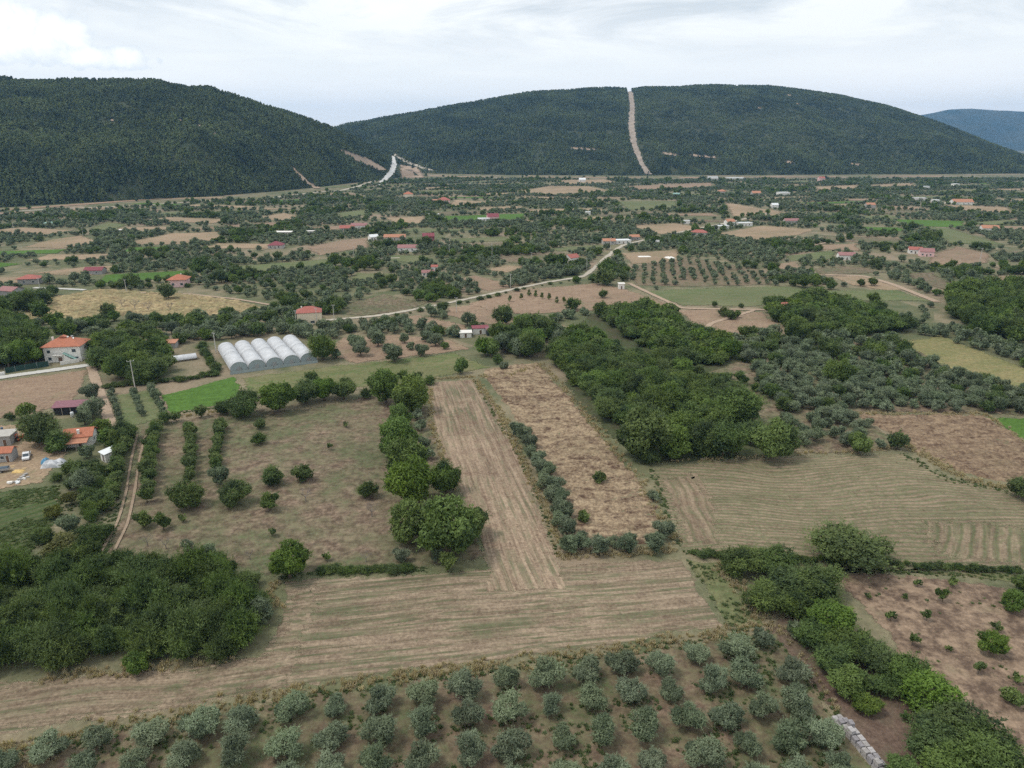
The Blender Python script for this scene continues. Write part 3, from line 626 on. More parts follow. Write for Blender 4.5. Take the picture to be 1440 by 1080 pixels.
# the big white house by the road
r_, w_, d_, h_ = house(90, 509, 47, 'two-storey white house with orange hip roof beside the concrete road', .72, h=6.4, yaw=10, roof='hip', rise=2.9, rmat=M_tile, over=.75,
    wins=[('f', -.36, 3.9, 1.3, 1.3), ('f', .33, 3.9, 1.5, 1.4), ('f', -.36, .9, 1.3, 1.3), ('f', .38, .9, 1.2, 1.2), ('l', 0, 3.9, 1.2, 1.3), ('r', 0, 3.9, 1.2, 1.3), ('l', .2, .9, 1.2, 1.2)], doors=[('f', -.08, 1.5), ('f', .16, 1.2)], chims=[(-.36, .1, 1.2), (.18, .12, .7), (.1, -.02, .5)], clear=1.05)
st = MB().box((0, 0, 3.15), (3.6, 1.5, .18)); st.build('balcony', M_white, r_, loc=(-.1 * w_, -d_ / 2 - .8, 0))
rl = MB()
for i in range(9): rl.box((-1.7 + i * .43, -.68, 3.75), (.05, .05, 1.0))
rl.box((0, -.68, 4.28), (3.6, .07, .07)); rl.build('balcony_railing', M_steel, r_, loc=(-.1 * w_, -d_ / 2 - .8, 0))
MB().prism([(0, 0), (4.4, 0), (4.4, .25), (.3, 3.2), (0, 3.2)], -.6, .6).build('outside_stair', M_white, r_, loc=(.06 * w_, -d_ / 2 - .72, 0))
MB().prism([(0, 3.9), (4.4, 1.15), (4.4, 1.4), (0, 4.15)], -.8, .8).build('stair_canopy', M_teal, r_, loc=(.06 * w_, -d_ / 2 - .9, 0))
hp = MB(); hp.tube([(0, 0, 0), (0, 0, 1.2)], .5, 10); hp.box((0, -.7, .2), (1.6, 1.2, .12), tilt=.6); hp.build('water_heater', M_steel, r_, loc=(.2 * w_, .04 * d_, h_ + 2.0))
MB().box((0, 0, h_ + 2.75), (2.4, 1.8, .5)).prism([(-1.4, h_ + 3.0), (1.4, h_ + 3.0), (0, h_ + 3.6)], -1.1, 1.1).build('roof_dormer', M_tile, r_, loc=(-.04 * w_, .02 * d_, 0))
# garden wall, gate posts, green fence
def wall_run(name, label, cat, pts, hh, th, mat, posts=None):
    g = [G(*p) for p in pts]; root = empty(name, (g[0][0], g[0][1], 0)); tag(root, label, cat); m = MB()
    for a, c in zip(g[:-1], g[1:]):
        d = c - a; L = np.linalg.norm(d); mid = (a + c) / 2 - g[0]; m.box((mid[0], mid[1], hh / 2), (L, th, hh), rz=math.atan2(d[1], d[0]))
    m.build('panel' if posts else 'coping_wall', mat, root)
    if posts:
        for a, c in zip(g[:-1], g[1:]):
            L = np.linalg.norm(c - a); n = max(1, int(L / 3))
            for i in range(n + 1):
                q = a + (c - a) * i / n - g[0]; MB().tube([(q[0], q[1], -.1), (q[0], q[1], hh + .15)], .06, 6).build('post', posts, root)
    return root
wall_run('garden_wall', 'low white garden wall in front of the two-storey white house', 'wall', [(85, 513.5), (112, 509)], 1.5, .2, M_white)
wall_run('garden_wall', 'short white wall right of the white house gate', 'wall', [(123, 508), (131, 506.5)], 1.4, .2, M_white)
M_gfence = flat_mat('dark_green_net', (.02, .055, .045), .8, .2, 2)
wall_run('garden_fence', 'dark green screen fence along the road by the white house', 'fence', [(8, 525), (36, 520), (69, 515)], 2.2, .06, M_gfence, M_steel)
wall_run('garden_wall', 'white gate pillar stub at the left end of the green fence', 'wall', [(-3, 529), (7, 527)], 1.3, .5, M_white)
house(436, 457, 33, 'cream block house with red hip roof behind the greenhouses', .7, h=6.0, yaw=14, roof='hip', rise=2.6, wall=M_cream, rmat=M_redtile, over=.35, wins=[('f', .12, .9, 2.0, 1.2), ('r', 0, 1, 1, 1.2), ('l', 0, 3.4, 1, 1.2)], doors=[('f', -.32, 1.0)], chims=[(-.3, .1, .8)])
house(250, 404, 23, 'small square house with orange pyramid roof among the olives', .9, h=4.6, roof='hip', rise=2.8, wall=M_pink, rmat=M_tile, over=1.0, wins=[('f', -.25, 1.2, 1.6, 1.4), ('f', .25, 1.2, 1.6, 1.4)], chims=[(.1, .2, .9)], yaw=8)
house(131, 386, 24, 'low house with dull maroon sheet roof, left of the golden field', .7, h=2.6, roof='gable', rise=1.8, wall=M_grey, rmat=M_maroon, yaw=6, wins=[('f', .2, 1, 1.2, 1)])
house(40, 400, 26, 'low house with orange-red roof at the left beyond the golden field', .75, h=3.4, roof='hip', rise=2.2, wall=M_grey, rmat=M_redtile, over=.8, yaw=12, wins=[('f', -.2, 1, 1.4, 1.2), ('f', .25, 1, 1.4, 1.2)])
house(8, 417, 26, 'house with faded red roof cut by the left picture edge', .8, h=3.2, roof='gable', rise=1.8, wall=M_grey, rmat=M_pinkroof, yaw=-15, wins=[('f', .2, 1, 1.2, 1.2)])
r2, w2, d2, h2 = house(112, 628, 34, 'small house with stepped orange tile roof in the farmyard', .8, h=3.0, yaw=16, roof='gable', rise=1.7, wall=M_white, rmat=M_tile, over=.5, wins=[('f', -.28, 1, 1.0, 1.0), ('r', -.1, 1, 1, 1)], doors=[('f', .05, .9)], chims=[(.02, -.34, 1.3)])
MB().prism([(-3.2, 2.2), (0, 2.75), (0, 2.9), (-3.2, 2.35)], -w2 * .42, w2 * .42, 'x').build('porch_roof', M_oldtile, r2, loc=(0, -d2 / 2 - .1, 0))
for u in (-.4, .0, .4): MB().box((u * w2, -d2 / 2 - 3.0, 1.1), (.18, .18, 2.25)).build('porch_post', M_wood, r2)
r3, w3, d3, h3 = house(101, 583, 44, 'long open shed with purple sheet roof in front of the ploughed field', .34, h=2.7, yaw=10, roof='shed', rise=.9, wall=M_black, rmat=M_purple, over=.5, name='open_shed', cat='shed')  # solid walls painted black to stand for the shade inside the open shed
for i in range(5): MB().box((-w3 / 2 + i * w3 / 4, -d3 / 2 - .35, 1.3), (.16, .16, 2.75)).build('post', M_wood, r3)
bt = MB(); bt.tube([(0, 0, 0), (0, 0, 1.5), (0, 0, 1.75), (0, 0, 1.8)], [.55, .55, .4, .2], 12); tb_ = bt.build('water_tank', M_tin, None, True); x, y = G(106, 584); tb_.location = (x, y - 1.5, 0); tag(tb_, 'white plastic water tank in front of the purple shed', 'tank')
house(-4, 651, 40, 'long low farm building with orange tile roof at the left edge', .45, h=2.8, yaw=10, roof='gable', rise=1.1, wall=M_grey, rmat=M_tile, wins=[('f', .2, 1, 1, 1)], doors=[('f', .36, .9)], name='farm_building', cat='building')
house(-4, 628, 36, 'flat grey-white concrete roof behind the long farm building', .7, h=3.0, yaw=12, roof='flat', wall=M_grey, rmat=M_stone, name='farm_building', cat='building', doors=[('f', .3, 1.0)], clear=.8)
house(146, 649, 15, 'small white hut with pale lean-to roof below the stepped roof house', 1.1, h=2.5, yaw=-38, roof='shed', rise=.5, wall=M_white, rmat=M_tin, name='hut', cat='hut', doors=[('f', .1, .9)], wins=[('r', 0, 1, .8, .8)])
house(237, 490, 19, 'low red-roofed shed among the trees behind the white garden trees', .7, h=2.3, yaw=6, roof='shed', rise=.6, wall=M_grey, rmat=M_oldtile, name='shed', cat='shed', doors=[('f', 0, 1.0)])
# the middle distance and beyond: one line each
WN = [('f', -.3, 1.0, 1.3, 1.2), ('f', .25, 1.0, 1.3, 1.2)]; DR = [('f', 0, 1.0)]
for a in [(573, 354, 27, 'white bungalow with pink-red roof, middle of the plain', .5, 3.0, 4, 'gable', M_white, M_pinkroof), (603, 339, 16, 'dark crimson house half hidden by trees', .9, 4.0, 10, 'gable', M_maroon, M_maroon), (505, 322, 22, 'white-walled house with pale pink roof, right one of two adjoining', .5, 3.2, 8, 'gable', M_white, M_pinkroof), (488, 325, 20, 'low house with dull red roof, left one of two adjoining', .6, 2.8, 8, 'gable', M_stone, M_redtile),
  (694, 310, 16, 'house with crimson roof on the green strip', .9, 4.0, 10, 'gable', M_pink, M_maroon), (681, 311, 16, 'flat white shed beside the crimson-roofed house', .7, 2.8, 10, 'flat', M_white, M_tin), (602, 389, 17, 'small shed with pink-maroon roof under the dark trees', .6, 2.6, 6, 'gable', M_white, M_pinkroof), (611, 382, 9, 'small white hut above the pink-maroon shed', .9, 3.2, 0, 'gable', M_white, M_redtile),
  (809, 369, 17, 'small white house with steep red-orange roof near the pale road', .9, 3.4, 38, 'gable', M_white, M_redtile), (857, 344, 18, 'low house with faded orange roof in the roadside compound', .6, 3.0, 5, 'gable', M_stone, M_oldtile), (877, 343, 22, 'flat pale roof in the roadside compound', .7, 3.0, 10, 'flat', M_white, M_tin), (893, 338, 14, 'grey house at the far end of the roadside compound', .7, 3.0, 10, 'gable', M_grey, M_oldtile),
  (1191, 366, 22, 'white house with pale pink roof beside the dark trees', .6, 3.6, -8, 'gable', M_white, M_pinkroof), (1303, 361, 18, 'pink-walled end of the bright red-roofed house', .8, 3.8, -20, 'gable', M_pink, M_pinkroof), (1287, 357, 17, 'bright red roof adjoining the pink-walled house', .7, 3.2, -20, 'gable', M_white, M_redtile), (1017, 322, 18, 'long white building, left one on the mown field', .5, 3.2, 12, 'flat', M_white, M_tin), (1028, 318, 12, 'house with pinkish roof between two white buildings', .9, 4.6, 12, 'gable', M_white, M_oldtile), (1049, 318, 20, 'long white building, right one on the mown field', .5, 3.4, 12, 'flat', M_white, M_tin),
  (1114, 315, 20, 'low crimson roof behind the mown field', .5, 3.4, 0, 'gable', M_stone, M_pinkroof), (983, 332, 22, 'low red tiled house left of the mown field', .6, 3.2, -12, 'hip', M_stone, M_redtile), (966, 315, 8, 'tiny pale shed at the edge of the mown field', .8, 3.5, 0, 'flat', M_white, M_tin), (1106, 437, 18, 'small rust-red hut roof sunk among the trees', .8, 2.6, 0, 'hip', M_stone, M_redtile), (1393, 326, 22, 'low house with pinkish roof at the right', .6, 3.4, -10, 'gable', M_white, M_oldtile), (1355, 288, 27, 'long low building with faded roof by the far road', .5, 3.6, -4, 'gable', M_white, M_oldtile), (1294, 283, 17, 'pale grey roofed shed left of the far road', .7, 4.2, -10, 'shed', M_white, M_greytile), (1317, 285, 9, 'little white building on the far road', .8, 4.0, 0, 'flat', M_white, M_tin),
  (1036, 253, 24, 'long white building at the foot of the far hill', .6, 5.0, 0, 'flat', M_white, M_tin), (1003, 254, 14, 'grey shed left of the long white building', .8, 4.5, 0, 'gable', M_stone, M_greytile), (1104, 275, 15, 'white cube house on the far plain', .8, 5.0, 8, 'flat', M_white, M_tin), (1064, 276, 12, 'house with brown-red roof on the far plain', .8, 5.0, 0, 'gable', M_stone, M_oldtile), (1016, 273, 11, 'house with orange roof in far trees', .8, 4.5, 0, 'hip', M_stone, M_oldtile), (1156, 255, 8, 'reddish two-storey house below the far hill', .9, 7.0, 0, 'gable', M_pink, M_redtile), (1090, 293, 9, 'small white house at the edge of a far field', .9, 4.4, 0, 'gable', M_white, M_tin), (1303, 266, 9, 'white far house right of the mown strips', .9, 5.0, 0, 'flat', M_white, M_tin), (1345, 262, 8, 'tiny pale far house toward the right', .9, 5.0, 0, 'flat', M_white, M_tin), (1225, 293, 12, 'dull pink far house near dark trees', .8, 4.5, 0, 'gable', M_stone, M_oldtile),
  (574, 280, 13, 'tall cream house with orange roof near the gravel road', .9, 7.5, 5, 'hip', M_cream, M_tile), (624, 287, 17, 'house with vivid red roof beyond the olives', .8, 5.5, 5, 'hip', M_pink, M_redtile), (611, 285, 9, 'low shed left of the vivid red roof', .8, 3.5, 0, 'shed', M_grey, M_oldtile), (819, 256, 9, 'white far house below the firebreak', .9, 5.0, 0, 'gable', M_white, M_tin), (802, 289, 6, 'tiny white hut on the far plain', .9, 4.0, 0, 'flat', M_white, M_tin), (827, 302, 7, 'tiny pale hut on the far plain under trees', .9, 3.6, 0, 'flat', M_white, M_tin), (952, 276, 9, 'small blue-roofed far shed', .8, 4.0, 0, 'shed', M_teal, M_teal), (610, 305, 14, 'pair of low pale sheds on a mown far field', .5, 3.2, 0, 'flat', M_stone, M_tin),
  (397, 331, 24, 'flat white roofed building beyond the olives, left of two', .6, 3.0, 0, 'flat', M_stone, M_white), (433, 329, 17, 'flat white roofed shed, right of two', .5, 2.6, 0, 'flat', M_stone, M_white), (387, 350, 20, 'square house with crimson pyramid roof', .9, 2.8, 5, 'hip', M_stone, M_maroon), (171, 327, 11, 'tiny white flat shed at the left middle distance', .7, 2.5, 0, 'flat', M_stone, M_white), (71, 318, 18, 'pale blue-grey shed at the left far plain', .5, 3.0, 0, 'shed', M_stone, M_teal), (555, 338, 30, 'long low row of reddish sheds between trees', .4, 2.8, 3, 'gable', M_stone, M_oldtile), (527, 338, 12, 'white gable shed among dark trees', .9, 3.0, 30, 'gable', M_white, M_tin), (922, 345, 10, 'lone grey hut beside the tan field', .8, 2.8, 0, 'gable', M_stone, M_greytile)]:
    px, py, wp_, lab, ratio, hh, yaw, rf, wl, rm = a
    house(px, py, wp_, lab, ratio, h=hh, yaw=yaw, roof=rf, rise=None if rf != 'shed' else .8, wall=wl, rmat=rm, over=.3, wins=WN if wp_ > 13 else WN[:1], doors=DR if wp_ > 10 else (), clear=.8 if wp_ < 14 else .9)
house(676, 470, 22, 'low shed with maroon roof and dark front in the middle of the plain', .5, h=2.8, yaw=10, roof='shed', rise=.5, wall=M_white, rmat=M_maroon, name='shed', cat='shed', doors=DR)
house(697, 472, 24, 'low dark-walled shed under the tall dark tree', .5, h=2.8, yaw=12, roof='shed', rise=.5, wall=flat_mat('blue_black_wall', (.03, .045, .05), .8), rmat=M_purple, name='shed', cat='shed', doors=DR)
house(655, 475, 16, 'small white canvas tent-like shed left of the maroon shed', .7, h=2.3, yaw=8, roof='gable', rise=.8, wall=M_white, rmat=M_white, name='shed', cat='shed', doors=DR)
wall_run('field_fence', 'dark net fence in front of the maroon shed', 'fence', [(628, 470), (640, 473), (650, 475)], 1.6, .05, M_gfence, M_steel)
house(874, 407, 8, 'small white box hut beside the round trees at the road bend', 1, h=3.4, roof='flat', wall=M_white, rmat=M_white, name='hut', cat='hut', doors=[('f', 0, .8)])

# ------------------------------------------------------------------ greenhouses
t = NT('greenhouse_film'); tc = t.n('ShaderNodeTexCoord', out=3)
wv = t.n('ShaderNodeTexWave', {'Vector': tc, 'Scale': .8, 'Distortion': .3}, 0, wave_type='BANDS', bands_direction='Y'); nz = t.noise(tc, .35, 6, .7)
kk = t.math('ADD', t.mapr(nz, .3, .7, .70, 1.10), t.math('MULTIPLY', t.math('GREATER_THAN', wv, .93), -.10))
c = t.mix(1.0, (.74, .76, .79), t.n('ShaderNodeCombineColor', {0: kk, 1: kk, 2: kk}), 'MULTIPLY')
M_film = t.out(t.n('ShaderNodeMixShader', {0: .25, 1: t.pbr(c, .42, wv, .15, .05, .5), 2: t.n('ShaderNodeBsdfTranslucent', {'Color': c})}))
M_net = flat_mat('green_grey_net', (.30, .355, .36), .7, .15, 2)
def tunnel(base, ax, W_, L, hw, ha, label, group, name='greenhouse'):
    """arched greenhouse: BASE middle of the front at ground level, AX heading of its length"""
    root = empty(name, (base[0], base[1], 0), ax - math.pi / 2); tag(root, label, 'greenhouse', group); n = 14
    arc = [(-W_ / 2 * math.cos(math.pi * i / n), hw + ha * math.sin(math.pi * i / n)) for i in range(n + 1)]
    V, Fs = [], []; m_ = int(L / 2)
    for j in range(m_ + 1):
        sag = 0 if j % 1 == 0 else .03
        for a, z in arc: V.append((a, L * j / m_, z))
    for j in range(m_):
        for i in range(n): Fs.append((j * (n + 1) + i, j * (n + 1) + i + 1, (j + 1) * (n + 1) + i + 1, (j + 1) * (n + 1) + i))
    MB().raw(V, Fs).build('film_cover', M_film, root, True)
    for yy in (-.02, L + .02):
        e = MB(); pts = [(-W_ / 2, yy, 0)] + [(a, yy, z - .02) for a, z in arc] + [(W_ / 2, yy, 0)]; e.raw(pts, [tuple(range(len(pts)))]); e.build('end_panel', M_net, root)
    for yy in (-.06, L / 2, L + .06): MB().tube([(a * 1.008, yy, z + .02) for a, z in arc], .07, 5).build('hoop', M_steel, root)
    for s in (-1, 1): MB().box((s * W_ / 2, L / 2, hw - .05), (.25, L, .16)).build('gutter', M_steel, root)
    for u in (-.5, -.17, .17, .5): MB().tube([(u * W_, -.1, 0), (u * W_, -.1, hw)], .06, 5).build('post', M_steel, root)
    dr = MB().box((0, -.08, 1.0), (1.5, .06, 2.0)); dr.build('door', M_steel, root)
    return root
A_, B_ = G(324, 524), G(446, 507.5); back = G(306, 494); axv = back - A_; axv = axv / np.linalg.norm(axv); axd = math.atan2(axv[1], axv[0])
LT = np.linalg.norm(back - A_) * .97; n5 = 5; perp = (B_ - A_) / n5; W5 = np.linalg.norm(perp)
wperp = abs(perp @ np.array([-axv[1], axv[0]]))
for i in range(n5):
    c = A_ + perp * (i + .5); tunnel(c, axd, wperp * .97, LT, 1.15, 2.7, f'arched white film greenhouse, {["leftmost", "second from the left", "middle one", "second from the right", "rightmost, beside the round dark tree"][i]} of the five', 'five joined greenhouses'); CLEAR.append((*(c + axv * LT * .25), wperp * .8)); CLEAR.append((*(c + axv * LT * .75), wperp * .8)); CLEAR.append((*(c - axv * 2), wperp * .6))
print('greenhouse', LT, W5, wperp)
wall_run('field_fence', 'row of thin posts with a low net in front of the greenhouses', 'fence', [(324, 527), (385, 518.5), (447, 510)], 1.1, .04, M_net, M_steel)
c = G(257, 508); tunnel(G(240, 509), math.atan2(*(G(276, 504) - G(240, 509))[::-1]), 4.2, np.linalg.norm(G(276, 504) - G(240, 509)), .8, 1.5, 'small low white tunnel among the garden trees', None); CLEAR.append((*c, 5)); CLEAR.append((*G(257, 511), 5))
tunnel(G(-30, 461), math.atan2(*(G(37, 452) - G(-30, 461))[::-1]), 8, np.linalg.norm(G(37, 452) - G(-30, 461)), .8, 3.2, 'white tunnel below the golden field at the left edge', None); CLEAR.append((*G(20, 455), 8)); CLEAR.append((*G(5, 457), 8)); CLEAR.append((*G(15, 462), 8))

# ------------------------------------------------------------------ farmyard clutter
def px_at(px, py): x, y = G(px, py); return (x, y, 0)
M_paint = flat_mat('white_car_paint', (.72, .73, .74), .3, .04, 1, .6); M_tyre = flat_mat('tyre', (.025, .025, .027), .9); M_chrome = flat_mat('light_glass', (.7, .7, .65), .15); M_orange = flat_mat('orange_red_paint', (.50, .09, .035), .5, .15)
tr = empty('pickup_truck', px_at(38, 644), R(-62)); tag(tr, 'white pickup truck parked in the farmyard beside the orange roof', 'truck'); CLEAR.append((*G(38, 644), 4.5))
MB().prism([(-2.5, .45), (2.55, .45), (2.6, .95), (1.55, 1.08), (-2.5, 1.1)], -.88, .88).build('body', M_paint, tr)
cb = MB().prism([(-.55, 1.1), (1.5, 1.085), (.85, 1.78), (-.45, 1.82)], -.8, .8); cb.build('cab', M_paint, tr)
MB().prism([(1.47, 1.14), (.92, 1.72), (.99, 1.74), (1.56, 1.16)], -.7, .7).build('windscreen', M_glass, tr)
for s in (-1, 1):
    MB().prism([(-.4, 1.2), (1.15, 1.2), (.75, 1.68), (-.35, 1.7)], s * .805 - .01, s * .805 + .01).build('side_window', M_glass, tr)
    MB().box((2.58, s * .62, .78), (.08, .34, .18)).build('headlight', M_chrome, tr)
    for xx in (-1.6, 1.65):
        wh = MB().tube([(xx, s * .78, .36), (xx, s * .96, .36)], .36, 14).build('wheel', M_tyre, tr); MB().tube([(xx, s * .965, .36), (xx, s * .975, .36)], .2, 10).build('rim', M_steel, wh)
MB().box((-1.5, 0, 1.13), (1.8, 1.5, .05)).build('load_bed', M_black, tr)
tc_ = empty('tractor', px_at(27, 619), R(70)); tag(tc_, 'small orange-red tractor at the edge of the farmyard', 'tractor'); CLEAR.append((*G(27, 619), 3))
MB().prism([(-.2, .6), (1.9, .6), (1.95, 1.25), (-.2, 1.35)], -.38, .38).build('bonnet', M_orange, tc_); MB().box((-.75, 0, .95), (.9, .5, .5)).build('seat_base', M_orange, tc_)
cr = MB()
for xx in (-1.1, -.3):
    for s in (-1, 1): cr.tube([(xx, s * .55, .8), (xx, s * .55, 2.1)], .05, 6)
cr.box((-.7, 0, 2.14), (1.2, 1.4, .08)); cr.build('canopy_frame', M_orange, tc_)
for s in (-1, 1):
    for xx, rr in ((-.75, .75), (1.4, .42)):
        wh = MB().tube([(xx, s * .55, rr), (xx, s * .9, rr)], rr, 16).build('wheel', M_tyre, tc_); MB().tube([(xx, s * .905, rr), (xx, s * .92, rr)], rr * .5, 10).build('rim', M_orange, wh)
def heap(name, px, py, w, d, h, mat, label, cat, rz=0, seed=0, n=16):
    xs = np.linspace(-1, 1, n); V = []
    for yy in xs:
        for xx in xs:
            e = max(0, 1 - max(abs(xx), abs(yy)) ** 5); z = h * e * (.8 + .35 * noise.noise(Vector((xx * 2.3, yy * 2.3, seed)))) + (.14 * noise.noise(Vector((xx * 7, yy * 7, seed))) if e > .05 else 0)
            V.append((xx * w / 2, yy * d / 2, max(0, z)))
    idx = np.arange(n * n).reshape(n, n); o = link(name, mesh_np(name, V, np.stack([idx[:-1, :-1], idx[:-1, 1:], idx[1:, 1:], idx[1:, :-1]], -1).reshape(-1, 4), [mat]), loc=px_at(px, py)); o.rotation_euler = (0, 0, rz)
    CLEAR.append((*G(px, py), w * .45)); return tag(o, label, cat)
t = NT('blue_grey_tarp'); tc = t.n('ShaderNodeTexCoord', out=3); v = t.n('ShaderNodeTexVoronoi', {'Vector': tc, 'Scale': 1.1}, 1); hs = t.n('ShaderNodeSeparateColor', {0: v})
M_tarp = t.out(t.pbr(t.mix(hs, (.25, .27, .30), (.62, .63, .65)), .5, t.noise(tc, 3, 4), .6, .1))
heap('covered_woodpile', 76, 655, 6.0, 3.2, 1.9, M_tarp, 'long heap covered with grey-blue tarpaulin in the farmyard', 'heap', .25, 1)
heap('tarpaulin', 64, 651, 1.6, 2.4, 1.6, flat_mat('blue_sheet', (.10, .27, .42), .5), 'blue plastic sheet at the left end of the covered heap', 'tarpaulin', .2, 4)
heap('sand_pile', 26, 664, 3.0, 1.8, .7, flat_mat('yellow_boards', (.60, .42, .17), .8, .3, 2), 'yellow pile in front of the long farm building', 'pile', .1, 5)
heap('plastic_sheet', 906, 361, 11, 6, .5, M_white, 'white plastic sheet spread on the tan plot beyond the road bend, larger one', 'sheet', .1, 8); heap('plastic_sheet', 942, 363, 6, 8, 1.2, M_white, 'white plastic sheet on the tan plot beyond the road bend, right one', 'sheet', .3, 9)
for i in range(16):
    b = MB().box((0, 0, random.uniform(.1, .45)), (random.uniform(.5, 1.5), random.uniform(.3, .9), random.uniform(.12, .5)), rz=random.uniform(0, 3), tilt=random.uniform(-.3, .3))
    o = b.build('scrap_piece', random.choice([M_white, M_stone, M_tin, M_grey, M_wood]), None, loc=px_at(random.uniform(10, 42), 0) if False else px_at(12 + i * 1.9 + random.uniform(-.8, .8), 683 - i * .9 + random.uniform(-3, 3)))
    tag(o, f'pale piece of scrap in the farmyard rubbish, {ORD[i]} from its left end', 'scrap', 'scrap in the farmyard')
CLEAR.append((*G(28, 676), 4)); CLEAR.append((*G(12, 660), 3))
tl = empty('farm_trailer', px_at(4, 664), R(20)); tag(tl, 'low grey trailer with dark tarpaulin in front of the orange-roofed farm building', 'trailer')
MB().box((0, 0, .8), (3.4, 1.7, .12)).box((0, .82, 1.05), (3.4, .06, .45)).box((0, -.82, 1.05), (3.4, .06, .45)).box((1.67, 0, 1.05), (.06, 1.58, .45)).box((-1.67, 0, 1.05), (.06, 1.58, .45)).build('load_bed', M_grey, tl)
MB().prism([(-.78, 1.2), (.78, 1.2), (.5, 1.55), (-.45, 1.6)], -1.5, 1.5, 'x').build('tarpaulin', flat_mat('slate_tarp', (.07, .10, .13), .6), tl); MB().box((2.3, 0, .7), (1.3, .1, .1)).build('drawbar', M_steel, tl)
for s_ in (-1, 1):
    wh = MB().tube([(-.2, s_ * .72, .4), (-.2, s_ * .92, .4)], .4, 12).build('wheel', M_tyre, tl); MB().tube([(-.2, s_ * .925, .4), (-.2, s_ * .935, .4)], .2, 10).build('rim', M_steel, wh)
def pallet(px, py, rz, z, label):
    b = MB()
    for i in range(7): b.box((-.5 + i / 6.0, 0, .14), (.11, 1.2, .03))
    for yy in (-.5, 0, .5): b.box((0, yy, .06), (1.1, .1, .12))
    o = b.build('pallet', M_board, None, loc=px_at(px, py)); o.location.z = z; o.rotation_euler = (0, 0, rz); tag(o, label, 'pallet')
M_board = flat_mat('new_boards', (.50, .37, .21), .8, .25, 2)
pallet(16, 659, .3, 0, 'light wooden pallet lying flat beside the yellow pile'); pallet(17, 656, .7, 0, 'light wooden pallet behind the yellow pile'); pallet(34, 659, .1, 0, 'light wooden pallet right of the yellow pile')
o = MB().tube([(0, 0, 0), (0, 0, .95)], .36, 12).build('barrel', flat_mat('blue_barrel', (.05, .10, .18), .5), None, loc=px_at(3, 605)); tag(o, 'blue barrel by the concrete roof at the left edge', 'barrel')

# ------------------------------------------------------------------ poles
M_pole = flat_mat('pole_concrete', (.50, .48, .44), .85, .15, 2)
def pole(px, py, hpx, label, arm=1.6, ins=True):
    x, y = G(px, py); hh = max(6.0, hpx * MPP(px, py)); root = empty('utility_pole', (x, y, 0), random.uniform(-.5, .5)); tag(root, label, 'utility pole', 'utility poles')
    MB().tube([(0, 0, -.3), (0, 0, hh)], [.2, .12], 8).build('post', M_pole, root); cr_ = MB().box((0, 0, hh - .35), (arm, .12, .14)).build('crossarm', M_steel, root)
    if ins:
        for u in (-.45, 0, .45): MB().tube([(u * arm, 0, hh - .28), (u * arm, 0, hh + .06)], [.09, .05], 6).build('insulator', M_white, cr_)
pole(190, 546, 41, 'tall pole with three insulators in front of the garden trees', 2.4)
for px, py, hp, l in [(57, 409, 18, 'pole beside the pale road left of the golden field'), (178, 411, 18, 'pole at the upper edge of the golden field'), (417, 458, 22, 'pole left of the cream house'), (446, 457, 24, 'pole right in front of the cream house'), (470, 452, 24, 'pole right of the cream house'), (692, 365, 22, 'pale pole among trees on the middle plain'), (825, 381, 18, 'pale pole beside the bend of the pale road'), (747, 367, 12, 'short pale pole left of the red-orange roof'), (718, 405, 20, 'thin pole on the near side of the pale road'), (632, 361, 17, 'pole left of the olive block on the plain'), (1377, 371, 22, 'pole right of the pink-walled house'), (1293, 294, 20, 'pole by the far road'), (498, 365, 18, 'thin pole left of the white bungalow'), (304, 497, 30, 'thin pole behind the greenhouses'), (1344, 430, 22, 'dark lattice pole by the wood at the right edge'), (117, 332, 12, 'thin far pole at the left'), (20, 325, 12, 'thin far pole near the left edge'), (421, 345, 12, 'thin pole near the white roofs'), (858, 352, 18, 'pole at the roadside compound'), (550, 300, 10, 'tiny far pole on the plain'), (642, 440, 22, 'pole on the verge of the pale road')]: pole(px, py, hp, l)
# vine posts on the pale plot left of the middle
vp = MB().tube([(0, 0, -.2), (0, 0, 2.2)], .09, 5).mesh('vine_post', M_pole)
k = 0
for i in range(13):
    for j in range(4):
        q = G(445 + i * 5.6 + j * 2, 356 - i * 1.2 - j * 3.4); o = tag(link('vine_post', vp, loc=(q[0], q[1], 0)), f'pale concrete vineyard post, {ORD[i]} from the left in the {["nearest", "second", "third", "farthest"][j]} row', 'post', 'vineyard posts')
# ------------------------------------------------------------------ crates stacked beside the bottom grove
M_crate = flat_mat('weathered_crate', (.38, .36, .35), .9, .35, 2.5); M_crate2 = flat_mat('lilac_grey_crate', (.31, .295, .31), .9, .3, 2.5)
def crate_mesh(L, W_, h, m):
    b = MB(); b.box((0, 0, .06), (L - .08, W_ - .08, .04))
    for z in (.12, .36, .60):
        hz2 = min(h - .14, z * h / .7)
        for s in (-1, 1): b.box((0, s * (W_ / 2 - .02), hz2), (L, .035, .17)); b.box((s * (L / 2 - .02), 0, hz2), (.035, W_ - .08, .17))
    for sx in (-1, 1):
        for sy in (-1, 1): b.box((sx * (L / 2 - .06), sy * (W_ / 2 - .06), h / 2), (.07, .07, h))
    for i in range(5): b.box((0, -W_ / 2 + W_ * (i + .5) / 5, h - .02), (L - .02, W_ / 5 - .035, .03))
    return b.mesh('crate', m)
M_crate3 = flat_mat('pale_crate', (.46, .44, .44), .9, .3, 2.5)
cms = [crate_mesh(a, b_, .6, m) for a, b_, m in ((1.0, .72, M_crate), (.92, .68, M_crate2), (1.05, .75, M_crate3))]
P0, P1 = G(1178, 1013), G(1238, 1085); cd = (P1 - P0); CLn = np.linalg.norm(cd); cd = cd / CLn; ca = math.atan2(cd[1], cd[0]); nn = int(CLn / 1.16) + 3; cn = np.array([-cd[1], cd[0]])
